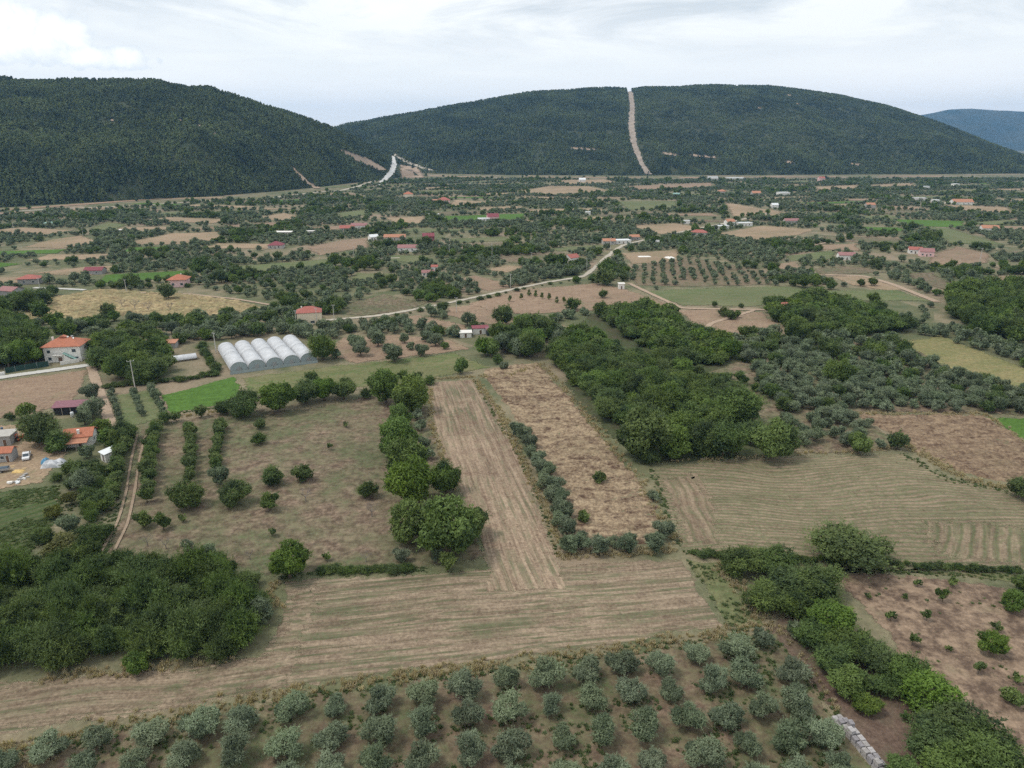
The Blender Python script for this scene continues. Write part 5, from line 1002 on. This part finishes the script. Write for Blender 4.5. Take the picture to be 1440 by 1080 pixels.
# the walnut and fruit woods in the middle
for x, y, s, k, l in [(905, 612, 84, W, 'large bright tree at the lower corner of the wood'), (945, 622, 60, W, 'bright tree second from the lower corner of the wood'), (985, 615, 60, 'dark', 'dark tree in the middle of the wood front'), (1016, 618, 62, 'dark', 'dark tree beside the bright round one'), (1085, 620, 68, W, 'bright round tree standing out at the right of the wood'), (1034, 576, 72, 'dark', 'tall dark dome at the right of the wood'), (1055, 610, 40, 'dark', 'dark tree tucked behind the bright round one'), (910, 640, 30, 'scrub', 'low bush at the foot of the lower corner tree'), (1207, 625, 36, W, 'bright round bush on the upper edge of the regrowth field'), (1262, 620, 30, 'dark', 'dark round bush at the corner of the brown field'), (1180, 525, 44, W, 'yellow-green tree among the olives'), (1245, 540, 22, 'dark', 'dark tree among the olives near the meadow'), (1163, 492, 34, 'dark', 'dark round tree left of two near the yellow meadow'), (1230, 495, 34, 'dark', 'dark round tree right of two near the yellow meadow'), (1120, 465, 40, W, 'bright tree at the end of the small wood'), (1188, 505, 22, 'dark', 'small dark tree behind the yellow-green one'), (843, 672, 20, 'walnut', 'small bright bush in the middle of the brown field'), (820, 727, 20, 'walnut', 'small bright bush in the lower brown field'), (706, 447, 30, 'dark', 'tall dark tree beside the low maroon sheds'), (712, 440, 24, 'dark', 'dark tree behind the tall one by the sheds'), (455, 491, 42, 'dark', 'round dark tree at the end of the greenhouses'), (866, 392, 34, 'dark', 'dark round tree above the bend of the road'), (850, 390, 30, 'dark', 'dark tree left of the one at the road bend'), (690, 262 + 498 - 270, 30, W, 'bright tree at the left of the wood'), (682, 489, 30, W, 'bright round tree left of the wood'), (746, 486, 44, W, 'light green tree at the head of the brown field'), (720, 480, 32, 'dark', 'dark tree left of the light green one'), (700, 506, 16, W, 'small bush at the head of the brown field'), (708, 514, 16, 'olive', 'small olive at the head of the brown field'), (555, 497, 32, 'olive', 'spreading olive in the open plot right of the greenhouses'), (626, 487, 12, W, 'small upright tree in the plot left of the wood')]:
    plant(k, x, y, s, l, 'trees around the middle wood')
fill([('walnut', 2.2), ('dark', 1)], [(835, 442), (915, 433), (960, 455), (1005, 482), (1052, 508), (1002, 518), (930, 505), (890, 482)], 5.4, 7.5, 'bright wood', 'the bright wood in the middle', (.6, 1.0))
fill([('dark', 1), ('walnut', .35)], [(772, 500), (800, 478), (840, 480), (880, 505), (930, 512), (962, 530), (1015, 560), (1062, 592), (1010, 612), (960, 620), (900, 618), (862, 598), (835, 570), (800, 540)], 5.6, 8.6, 'dark wood', 'the dark wood in the middle', (.6, 1.05))
fill([('dark', 1), ('walnut', 1), ('olive', .8)], [(690, 485), (720, 468), (765, 462), (800, 478), (770, 500), (760, 510), (712, 500)], 7, 8.0, 'trees above the brown field', 'the trees above the brown field')
fill([('fruit', 1)], [(962, 530), (1000, 522), (1050, 540), (1090, 545), (1075, 570), (1020, 560)], 7, 5.5, 'fruit trees behind the dark wood', 'small green fruit tree on bare ground behind the dark wood', (.6, .8), excl=False, keep=.8)
fill([('walnut', 1), ('dark', 1.3)], [(1078, 434), (1110, 426), (1155, 422), (1220, 438), (1262, 452), (1275, 470), (1200, 478), (1130, 474), (1095, 462)], 6.5, 8.5, 'small wood', 'the small wood behind the yellow meadow', (.7, 1), excl=False)
fill([('dark', 1.2), ('walnut', 1)], [(1320, 425), (1350, 408), (1400, 402), (1470, 410), (1500, 480), (1440, 486), (1385, 476), (1335, 448)], 7, 9.5, 'wood at the right edge', 'the wood near the right edge', (.75, 1.1), excl=False)
fill([('olive', 12), ('dark', 1), ('fruit', .7)], [(1060, 520), (1120, 500), (1200, 500), (1275, 505), (1375, 540), (1440, 550), (1500, 572), (1500, 590), (1390, 580), (1205, 578), (1150, 590), (1095, 585), (1070, 550)], 4.6, 5.2, 'olives beside the dark wood', 'the olives right of the dark wood', excl=False, keep=.93)
fill([('olive', 1)], [(1095, 590), (1200, 582), (1255, 622), (1245, 634), (1120, 634), (1100, 610)], 5.8, 5.0, 'young olives above the regrowth field', 'small olive on reddish ground above the regrowth field', excl=False, rowang=.5, keep=.9)
fill([('olive', 9), ('scrub', 1)], [(1290, 470), (1340, 465), (1440, 490), (1500, 505), (1500, 525), (1440, 512), (1330, 478)], 5, 5.2, 'olives above the yellow meadow', 'the olives above the yellow meadow', excl=False)
fill([('olive', 3), ('dark', 1), ('scrub', .5)], [(1000, 482), (1060, 470), (1130, 478), (1255, 480), (1285, 505), (1200, 500), (1060, 518)], 5.4, 5.6, 'olives and bushes behind the dark wood', 'the olives and bushes behind the dark wood', excl=False)
# left of the middle: garden trees
fill([('dark', 1), ('walnut', .4)], [(135, 492), (180, 486), (240, 500), (247, 530), (222, 540), (160, 536), (140, 520)], 6.2, 8.5, 'garden trees', 'the garden trees right of the white house', (.8, 1.05), excl=False)
fill([('dark', 1.2), ('walnut', .4)], [(-40, 470), (20, 462), (62, 480), (66, 508), (40, 516), (-40, 520)], 6.5, 10, 'trees left of the white house', 'the trees left of the white house', (.9, 1.2), excl=False)
fill([('walnut', 1), ('dark', .6), ('olive', .6)], [(60, 462), (130, 450), (240, 452), (330, 465), (300, 475), (240, 492), (150, 482), (70, 470)], 7, 7.5, 'garden trees behind the white house', 'the garden trees behind the white house', (.65, .9), excl=False, keep=.75)
row('scrub', [(284, 489), (296, 508), (306, 528)], 12, 4.2, .8, 'leafy bush in the hedge along the greenhouses', 'hedge left of the greenhouses')
row('scrub', [(150, 545), (210, 540), (262, 535), (305, 527)], 16, 3.6, .7, 'low bush in the hedge above the green field', 'hedge above the green field')
fill([('olive', 1)], [(478, 478), (560, 470), (640, 480), (655, 492), (600, 500), (500, 512), (470, 505), (448, 503)], 11, 6.2, 'olives on bare plot', 'spreading olive on the bare plot right of the greenhouses', excl=False, rowang=.45, keep=.85)
fill([('olive', 8), ('scrub', 1)], [(445, 460), (540, 448), (640, 474), (560, 472), (470, 480), (440, 482)], 5.6, 6.0, 'olives behind the greenhouses', 'the olives behind the greenhouses', excl=True)
fill([('olive', 8), ('dark', 1.2), ('walnut', .8)], [(300, 455), (380, 440), (440, 455), (440, 480), (400, 470), (310, 478), (260, 480), (240, 470)], 5.8, 6.2, 'trees behind the greenhouses', 'the trees behind the greenhouses', excl=True)
for i, (x, y) in enumerate([(717, 421), (733, 418), (744, 413), (753, 414), (762, 417), (772, 418), (783, 423), (793, 423)]):
    plant('fruit', x, y, 7, f'upright sapling, {ORD[i]} from the left in the line on the ploughed field', 'upright saplings on the ploughed field', hs=1.35)
for x, y, s, l in [(805, 428, 22, 'round bush at the right end of the upright saplings'), (848, 414, 14, 'round bush on the right of the ploughed field'), (1005, 428, 10, 'lone small tree above the ploughed field'), (1210, 398, 12, 'left dark bush of two on the green meadow'), (1227, 397, 14, 'right dark bush of two on the green meadow'), (1228, 419, 18, 'round dark bush at the foot of the green meadow'), (1042, 430, 9, 'small dark bush on the track below the meadow')]:
    plant('dark', x, y, s, l, 'bushes on the middle fields')
for x, y, s, l in [(60, 438, 30, 'dark round tree on the golden field, left one'), (40, 425, 36, 'dark spreading tree at the left of the golden field'), (62, 420, 26, 'dark tree behind the left of the golden field'), (0, 432, 26, 'dark tree at the left picture edge by the golden field'), (237, 411, 28, 'dark tree at the upper edge of the golden field')]:
    plant('dark', x, y, s, l, 'dark trees around the golden field')
fill([('olive', 1)], [(882, 378), (960, 362), (1075, 381), (1085, 400), (965, 403), (892, 401)], 6.5, 3.7, 'olives in red soil', 'small olive in the straight rows on red soil', excl=False, rowang=rdir((1000, 400), (990, 375)), keep=.72, jw=.4)
fill([('olive', 1)], [(700, 404), (748, 389), (838, 372), (820, 387), (772, 394), (716, 406)], 5.2, 5.0, 'olive block by the road bend', 'olive in the dense block above the pale road', excl=False)
fill([('olive', 6), ('dark', 1)], [(820, 445), (870, 436), (940, 440), (900, 436), (830, 440), (760, 452), (770, 458)], 5.5, 5.0, 'trees at the wood head', 'the trees at the head of the bright wood', excl=False)
row('scrub', [(540, 447), (612, 434), (665, 424), (712, 413), (770, 401), (812, 394)], 20, 3.4, .7, 'low bush along the near side of the pale road', 'bushes along the pale road', jx=4, jw=.5)
for p in PLANTS[-20:]: p['base'] = 1
# the plain beyond: olives, orchards and hedges between the fields, thinning into the distance
def auto(pp, spacing, y0, y1, seed):
    r = np.random.default_rng(seed); g = poly_g(pp); lo, hi = g.min(0), g.max(0); lo[1] = max(lo[1], y0); hi[1] = min(hi[1], y1)
    nx, ny = int((hi[0] - lo[0]) / spacing), int((hi[1] - lo[1]) / spacing)
    ii, jj = np.meshgrid(np.arange(nx), np.arange(ny))
    P = (np.stack([ii.ravel() + .5 * (jj.ravel() % 2), jj.ravel()], 1) + r.uniform(-.32, .32, (nx * ny, 2))) * spacing + lo
    P = P[pip(P, g)]
    m = np.ones(len(P), bool)
    away = P / np.linalg.norm(P, axis=1)[:, None]
    for f in FIELD_POLYS: m &= ~pip(P, f) & ~pip(P + away * 7, f)
    P = P[m]; dens = vnoise(P, 90, 3.1, 2); kindn = vnoise(P, 60, 9.7, 2); kn2 = vnoise(P, 25, 5.5, 2)
    u = r.random((len(P), 3))
    for p, d, k, k2, (a, b_, c) in zip(P, dens, kindn, kn2, u):
        if a > .76 + d * 1.1: continue
        leafy = k * 1.2 + k2 * .9 > .36
        kind = ('walnut' if b_ < .4 else 'dark') if leafy else ('olive' if b_ < .93 else 'dark')
        w_ = (3.7 + 1.9 * c) * (1.3 if leafy else 1.0) * (1.35 if c > .93 else 1)
        plant_xy(kind, p[0], p[1], w_, .78 + .3 * c, None, 'auto')
AUTO = [(-260, 302), (0, 297), (120, 294), (300, 283), (480, 270), (560, 252), (640, 251), (900, 253), (1440, 251), (1700, 250), (1700, 480), (1320, 425), (1290, 468), (1250, 440), (1150, 422), (1078, 428), (1060, 468), (1000, 478), (915, 432), (835, 440), (765, 460), (700, 470), (650, 472), (540, 446), (440, 456), (380, 440), (300, 455), (240, 452), (130, 450), (60, 462), (-60, 470), (-60, 470)]
auto(AUTO, 5.9, 0, 900, 1); auto(AUTO, 7.0, 900, 2150, 2)
# hedges and bigger trees along the plot borders of the plain
for f in list(FIELD_POLYS):
    c = f.mean(0); d = np.hypot(*c)
    if d < 330 or d > 2000 or len(f) < 8: continue
    for q in f[::1]:
        if random.random() < .24:
            p = c + (q - c) * 1.03 + np.array([random.uniform(-2, 2), random.uniform(-2, 2)])
            x_, y_, _ = PX(*p)
            if y_ > 452 and not (x_ > 1050): continue
            plant_xy(random.choice(['dark', 'dark', 'walnut', 'olive', 'scrub']), p[0], p[1], random.uniform(4, 8.5), random.uniform(.7, 1.1), None, 'auto')
# ------------------------------------------------------------------ plants become objects
NAMES = {'olive': ('olive_tree', 'olive tree'), 'walnut': ('broadleaf_tree', 'tree'), 'dark': ('broadleaf_tree', 'tree'), 'scrub': ('shrub', 'shrub'), 'fruit': ('fruit_tree', 'fruit tree'), 'sapling': ('sapling', 'sapling'), 'yellow': ('shrub', 'shrub'), 'column': ('sapling', 'sapling')}
for rp, rr in (([(440, 452), (480, 449), (535, 444), (575, 437), (612, 430), (665, 419), (712, 409), (770, 397), (815, 390), (824, 387), (845, 369), (862, 354), (876, 345), (905, 338)], 5), ([(905, 338), (960, 326), (1030, 312)], 6), ([(170, 411), (267, 414), (333, 421), (392, 431)], 5), ([(47, 405), (120, 408)], 6), ([(1160, 387), (1215, 388), (1255, 400), (1285, 412), (1318, 425)], 5), ([(885, 399), (945, 427), (957, 434), (1075, 436)], 4)):
    g = poly_g(rp)
    for a, c in zip(g[:-1], g[1:]):
        for tt in np.arange(0, 1, 6 / np.linalg.norm(c - a)):
            q = a + (c - a) * tt; u = q / np.linalg.norm(q)
            for dd in (0, 6, 12): CLEAR.append((*(q - u * dd), rr - dd * .15))
CL = np.array(CLEAR)
def blocked(p, clear):
    c = CL if clear is CLEAR else np.asarray(clear); return bool((((p['x'] - c[:, 0]) ** 2 + (p['y'] - c[:, 1]) ** 2) < (c[:, 2] + p['w'] * .32) ** 2).any())
SMALL = CL * np.array([1, 1, .55])
pl = [p for p in PLANTS if not (p['group'] == 'auto' and blocked(p, CLEAR)) and not (p['group'] != 'auto' and blocked(p, SMALL) and p['wpx'] < 60 and p['base'] is None)]
def inframe(p): return -p['wpx'] * .4 < p['px'] < 1440 + p['wpx'] * .4 and p['py'] - p['wpx'] < 1080
pl = [p for p in pl if inframe(p) or p['group'] == 'auto' or p['wpx'] > 20]
bycat = {}
for p in pl: bycat.setdefault(NAMES[p['kind']][1], []).append(p)
single, mass = [], []
for c, L in bycat.items():
    L.sort(key=lambda p: (not inframe(p), p['group'] == 'auto', -p['wpx'])); cap = {'olive tree': 300, 'tree': 300, 'shrub': 220}.get(c, 200)
    vis = [p for p in L if inframe(p)]
    single += vis[:cap]; s_ = set(map(id, vis[:cap])); mass += [p for p in L if id(p) not in s_]
rows_ = {}
for p in pl:
    if p.get('rb'): rows_.setdefault(p['group'], []).append(p)
for L in rows_.values():
    for i, p in enumerate(L): p['label'] = f"{p['label']}, {ORD[i]} from the far end"
# a plant of a massed group gets the label of its place; the ends of each group are told apart
bg = {}
for p in single: bg.setdefault((p['group'], p['label']), []).append(p)
for (g_, l_), L in bg.items():
    if g_ == 'auto':
        for p in L:
            side = 'beyond the greenhouses' if p['px'] < 620 else ('beyond the bend of the pale road' if p['px'] < 1000 else 'around the green meadow')
            what = {'olive': 'silvery olive', 'walnut': 'bright green tree', 'dark': 'dark green tree', 'scrub': 'low shrub'}[p['kind']]
            p['label'] = f'{what} on the plain {side}'; p['group'] = f'{what}s on the plain {side}'
    elif len(L) > 3:
        if len(L) > 6:                          # size and place inside its wood or hedge
            q = lambda key: np.argsort(np.argsort([key(p) for p in L])) * 3 // len(L)
            cx, cy, cw = q(lambda p: p['px']), q(lambda p: p['py']), q(lambda p: p['w'] * p['hs'])
            for p, a, b_, c in zip(L, cx, cy, cw):
                p['label'] = f"{('small', 'medium', 'large')[c]} {l_}, {('back', 'mid', 'front')[b_]} {('left', 'centre', 'right')[a]}"
        for key, wd in ((lambda p: p['px'], 'leftmost'), (lambda p: -p['px'], 'rightmost'), (lambda p: -p['py'], 'nearest'), (lambda p: p['py'], 'farthest')):
            M = [p for p in L if not p.get('sup')]
            if len(M) > 1: q_ = min(M, key=key); q_['label'] = f'{wd} {l_}'; q_['sup'] = 1
    elif len(L) == 2:
        a, b_ = sorted(L, key=lambda p: p['px']); a['label'] = f'{l_}, left one of two'; b_['label'] = f'{l_}, right one of two'
    elif len(L) == 3:
        for p, wd in zip(sorted(L, key=lambda p: p['px']), ('leftmost', 'middle', 'rightmost')): p['label'] = f'{wd} {l_}'
for i, p in enumerate(single):
    dep = PX(p['x'], p['y'])[2]; lod = 3 if p['wpx'] > 36 else 0 if p['wpx'] > 21 else 1 if p['wpx'] > 8 else 2
    vs = proto(p['kind'], lod); cm, tm, wm = vs[random.randrange(len(vs))]
    nm, cat = NAMES[p['kind']]; hz_ = p['hs'] * (1.9 if p['kind'] == 'column' else 1)
    if p['wpx'] > 15:
        root = empty(nm, (p['x'], p['y'], 0), random.uniform(0, 6.28)); root.scale = (p['w'], p['w'], p['w'] * hz_)
        link('trunk', tm, root); link('crown', cm, root)
    else:
        root = link(nm, wm, loc=(p['x'], p['y'], 0)); root.rotation_euler = (0, 0, random.uniform(0, 6.28)); root.scale = (p['w'], p['w'], p['w'] * hz_)
    g_ = p['group']
    tag(root, p['label'] or 'tree', cat, g_)

# ------------------------------------------------------------------ what nobody could count: scattered by geometry nodes
def scatter(name, pts, rot, scl, idx, meshes, label=None):
    """one object of kind stuff: copies of MESHES on PTS"""
    n = len(pts)
    if n == 0: return
    me = bpy.data.meshes.new(name); me.vertices.add(n); me.vertices.foreach_set('co', np.asarray(pts, np.float32).ravel())
    for k, a, ty in (('rz', rot, 'FLOAT'), ('idx', idx, 'INT')):
        at = me.attributes.new(k, ty, 'POINT'); at.data.foreach_set('value', np.asarray(a, np.float32 if ty == 'FLOAT' else np.int32))
    scl = np.asarray(scl, np.float32); at = me.attributes.new('scl', 'FLOAT_VECTOR', 'POINT'); at.data.foreach_set('vector', scl.ravel())
    for m in meshes:
        for mm in m.materials:
            if mm and mm.name not in [x.name for x in me.materials]: me.materials.append(mm)
    o = tag(link(name, me), label, kind='stuff')
    ng = bpy.data.node_groups.new(name + '_scatter', 'GeometryNodeTree')
    ng.interface.new_socket('Geometry', in_out='INPUT', socket_type='NodeSocketGeometry'); ng.interface.new_socket('Geometry', in_out='OUTPUT', socket_type='NodeSocketGeometry')
    N = ng.nodes.new; gi, go = N('NodeGroupInput'), N('NodeGroupOutput'); J = N('GeometryNodeJoinGeometry')
    for m in reversed(meshes):
        so_ = bpy.data.objects.new(m.name + '_source', m); oi = N('GeometryNodeObjectInfo'); oi.inputs['Object'].default_value = so_; oi.inputs['As Instance'].default_value = True
        ng.links.new(oi.outputs['Geometry'], J.inputs[0])
    def attr(nm, ty):
        a = N('GeometryNodeInputNamedAttribute'); a.data_type = ty; a.inputs[0].default_value = nm; return a.outputs[0]
    ip = N('GeometryNodeInstanceOnPoints'); ip.inputs['Pick Instance'].default_value = True
    cx = N('ShaderNodeCombineXYZ'); ng.links.new(attr('rz', 'FLOAT'), cx.inputs[2])
    e2r = N('FunctionNodeEulerToRotation'); ng.links.new(cx.outputs[0], e2r.inputs[0])
    ng.links.new(gi.outputs[0], ip.inputs['Points']); ng.links.new(J.outputs[0], ip.inputs['Instance']); ng.links.new(attr('idx', 'INT'), ip.inputs['Instance Index'])
    ng.links.new(e2r.outputs[0], ip.inputs['Rotation']); ng.links.new(attr('scl', 'FLOAT_VECTOR'), ip.inputs['Scale']); ng.links.new(ip.outputs[0], go.inputs[0])
    md = o.modifiers.new('scatter', 'NODES'); md.node_group = ng
    return o
def scatter_plants(name, L, kinds, label):
    L = [p for p in L if p['kind'] in kinds]
    meshes, start = [], {}
    for k in kinds:
        for lod in (1, 2):
            start[k, lod] = len(meshes); meshes += [v[2] for v in proto(k, lod)]
    pts, rot, scl, idx = [], [], [], []
    for p in L:
        lod = 1 if p['wpx'] > 9 else 2; nv = len(proto(p['kind'], lod))
        pts.append((p['x'], p['y'], 0)); rot.append(random.uniform(0, 6.28)); scl.append((p['w'], p['w'], p['w'] * p['hs'])); idx.append(start[p['kind'], lod] + random.randrange(nv))
    print(name, len(pts)); return scatter(name, pts, rot, scl, idx, meshes, label)
scatter_plants('olive_groves', mass, ['olive'], 'olive groves covering the plain toward the hills')
scatter_plants('distant_trees', mass, ['walnut', 'dark', 'fruit', 'sapling', 'column'], 'leafy trees and orchards dotted over the plain')
scatter_plants('undergrowth', mass, ['scrub', 'yellow'], 'scrub and hedges between the plots')

def pine_mesh(seed, n=44):
    r = np.random.default_rng(seed); h = r.random(n) ** .75; rad = (.30 * (1 - h) ** .75 + .04) * r.uniform(.6, 1.15, n); a = r.random(n) * 6.283
    p = np.stack([np.cos(a) * rad, np.sin(a) * rad, .12 + h * .88], 1); out = np.stack([np.cos(a), np.sin(a), .55 + 0 * a], 1); out += r.normal(0, .35, out.shape); out /= np.linalg.norm(out, axis=1)[:, None]
    t1 = np.cross(out, r.normal(size=(n, 3))); t1 /= np.linalg.norm(t1, axis=1)[:, None]; t2 = np.cross(out, t1); s = r.uniform(.14, .27, (n, 1))
    V = np.stack([p - t1 * s * .5, p + t2 * s * .4, p + t1 * s * .5, p - t2 * s * .4], 1).reshape(-1, 3)
    return mesh_np('pine', V, np.arange(4 * n).reshape(n, 4), [M_pine], {'tone': np.repeat(np.clip(r.normal(.45, .2, n), 0, 1), 4)})
pines = [pine_mesh(s) for s in range(4)]
for lf, n, hgt, nm, lab in ((left_hill, 46000, 9.8, 'pine_forest', 'dark green pine forest covering the near left hill'), (right_hill, 76000, 11.0, 'pine_forest', 'blue-green pine forest covering the long far hill')):
    P = lf.scatter(n, 5); pr = np.array([PX(*q)[:2] for q in P]); m = np.ones(len(P), bool)
    for e in HILL_EXCL: m &= ~pip(pr, e)
    m &= (pr[:, 0] > -120) & (pr[:, 0] < 1560)
    if lf is right_hill:      # the upper right slope is scrubbier
        q = vnoise(P[:, :2], 160, 1.3, 3); sc = np.clip((pr[:, 0] - 880) / 60, 0, 1) * np.clip((225 - pr[:, 1]) / 25, 0, 1)
    else:
        q = vnoise(P[:, :2], 110, 4.3, 3); sc = np.clip((q - .05) * 4, 0, 1) * np.clip((215 - pr[:, 1]) / 50, 0, 1)
    bare = vnoise(P[:, :2], 45, 8.8, 2); m &= ~((bare > .42) & (rng.random(len(P)) < .8))
    hh = hgt * rng.uniform(.55, 1.3, len(P)) * (1 - .45 * sc) * (1 + .3 * np.clip(q, -.5, .5))
    P, hh, sc = P[m], hh[m], sc[m]; wd = hh * (1.0 + .7 * sc) * rng.uniform(.85, 1.2, len(P))
    P[:, 2] -= .5; print(nm, len(P))
    scatter(nm, P, rng.random(len(P)) * 6.28, np.stack([wd, wd, hh], 1), rng.integers(0, 4, len(P)), pines, lab)
# dry grass on the borders, weeds in the plots
def tuft(seed, n, mat, h=1.0, spread=.5, wd=.07, lean=.5):
    r = np.random.default_rng(seed); b = np.c_[r.normal(0, spread * .4, (n, 2)), np.zeros(n)]; a = r.random(n) * 6.283; ln = r.uniform(.1, lean, n); hh = h * r.uniform(.5, 1.1, n)
    tip = b + np.stack([np.cos(a) * ln, np.sin(a) * ln, hh], 1); sd_ = np.stack([-np.sin(a), np.cos(a), 0 * a], 1) * wd
    V = np.stack([b - sd_, b + sd_, (b + tip) / 2 + sd_ * .9 + np.array([0, 0, .1]), tip, (b + tip) / 2 - sd_ * .9 + np.array([0, 0, .1])], 1).reshape(-1, 3)
    return mesh_np('tuft', V, np.arange(5 * n).reshape(n, 5), [mat], {'tone': np.repeat(np.clip(r.normal(.5, .25, n), 0, 1), 5)})
dry = [tuft(s, 26, M_straw) for s in range(3)]; green = [tuft(10 + s, 22, M_weed, .6, .6, .11, .6) for s in range(3)]
def along(pts, width, per_m):
    g = poly_g(pts); out = []
    for a, c in zip(g[:-1], g[1:]):
        L = np.linalg.norm(c - a); nr = np.array([-(c - a)[1], (c - a)[0]]) / L
        for _ in range(int(L * per_m)): out.append(a + (c - a) * random.random() + nr * random.gauss(0, width * .4))
    return out
gp = []
for pts, wdt, d in [([(-20, 1062), (200, 1014), (400, 978), (560, 952), (700, 937), (880, 912), (1000, 896), (1055, 880)], 2.6, 4.5), ([(560, 953), (640, 943), (700, 938)], 2.0, 6), ([(1055, 880), (1060, 850), (1030, 815), (1005, 795)], 2.5, 4), ([(1050, 845), (1070, 872), (1090, 890)], 3, 3),
    ([(668, 534), (700, 575), (740, 655), (775, 735), (795, 790)], 1.8, 4), ([(672, 530), (720, 528), (760, 512)], 2.5, 2.5), ([(760, 512), (800, 555), (850, 618), (903, 680), (940, 745), (952, 768)], 2.6, 2.6), ([(790, 782), (870, 780), (950, 772)], 2.2, 5), ([(604, 545), (607, 600), (640, 690)], 1.5, 2.5), ([(600, 534), (670, 530)], 1.5, 4),
    ([(1262, 618), (1300, 640), (1345, 668), (1390, 682), (1440, 690), (1500, 700)], 2.6, 7), ([(1205, 581), (1300, 582), (1385, 583)], 2, 2.5), ([(1385, 583), (1440, 622), (1500, 660)], 1.5, 2.5), ([(330, 925), (250, 938), (120, 948), (60, 958)], 1.8, 3.5), ([(395, 815), (380, 830), (392, 860)], 1.5, 3), ([(262, 790), (300, 797), (330, 800)], 1.5, 6), ([(225, 590), (300, 580), (330, 578)], 1.4, 3), ([(0, 1055), (60, 1062), (40, 1080)], 3, 4), ([(1100, 638), (1200, 636), (1260, 630)], 1.5, 1.5), ([(940, 650), (1030, 646), (1090, 640)], 1.2, 1.5), ([(1090, 880), (1140, 940), (1180, 1005)], 1.2, 1.5)]: gp += along(pts, wdt, d)
g3 = np.c_[np.array(gp), np.zeros(len(gp))]; s = rng.uniform(.45, 1.1, len(gp)); print('dry grass', len(gp))
scatter('dry_grass', g3, rng.random(len(gp)) * 6.28, np.stack([s, s, s * rng.uniform(.7, 1.1, len(s))], 1), rng.integers(0, 3, len(gp)), dry, 'pale dry grass along the field borders')
wp = []
def inpoly(pp, n, seed, thr=-.05, sc=9):
    g = poly_g(pp); r = np.random.default_rng(seed); P = g.min(0) + r.random((n * 3, 2)) * (g.max(0) - g.min(0)); P = P[pip(P, g)]; q = vnoise(P, sc, seed, 2); return list(P[q > thr][:n])
wp += inpoly([(-100, 1062), (200, 1016), (560, 956), (880, 917), (1080, 888), (1260, 1120), (-100, 1200)], 2200, 4, .08, 6)
wp += inpoly([(1180, 806), (1440, 828), (1560, 850), (1600, 1090), (1440, 1100), (1250, 900)], 160, 5, .2, 5)
wp += inpoly([(965, 787), (1010, 790), (1050, 850), (1080, 880), (1045, 888), (1022, 880)], 160, 6, -.3)
wp += inpoly([(-40, 702), (0, 692), (84, 683), (88, 715), (60, 762), (20, 798), (-40, 798)], 1500, 8, -.12, 6)
wp += inpoly([(100, 690), (180, 700), (150, 790), (330, 800), (120, 805), (40, 800)], 700, 7, -.3)
for pts, wdt, d in [([(960, 776), (1010, 782), (1200, 802), (1440, 812)], 1.6, 4), ([(-20, 1068), (200, 1020), (560, 960), (880, 918), (1050, 890)], 1.6, 2.5), ([(395, 812), (450, 806), (560, 803), (600, 800)], 1.6, 4), ([(1090, 900), (1180, 1010), (1250, 1100)], 1.2, 2.5), ([(668, 536), (745, 670), (785, 780)], 1.0, 1.5), ([(1270, 638), (1330, 672), (1430, 694)], 2.2, 3.5), ([(915, 660), (955, 770)], 1.2, 2.5), ([(228, 584), (300, 574), (345, 558)], 1.2, 3)]: wp += along(pts, wdt, d)
g3 = np.c_[np.array(wp), np.zeros(len(wp))]; s = rng.uniform(.35, .9, len(wp)); print('weeds', len(wp))
scatter('weeds', g3, rng.random(len(wp)) * 6.28, np.stack([s, s, s * rng.uniform(.5, 1.0, len(s))], 1), rng.integers(0, 3, len(wp)), green, 'low green weeds among the trees and along the verges')
# ------------------------------------------------------------------ picture settings
vs = scene.view_settings; vs.view_transform = 'Standard'; vs.look = 'None'; vs.exposure = 0.0; vs.gamma = 1.0; vs.use_curve_mapping = False
cy = scene.cycles; cy.max_bounces = 6; cy.diffuse_bounces = 3; cy.glossy_bounces = 2; cy.transmission_bounces = 3; cy.transparent_max_bounces = 12; cy.volume_bounces = 0
cy.use_denoising = False; cy.volume_step_rate = 1.0
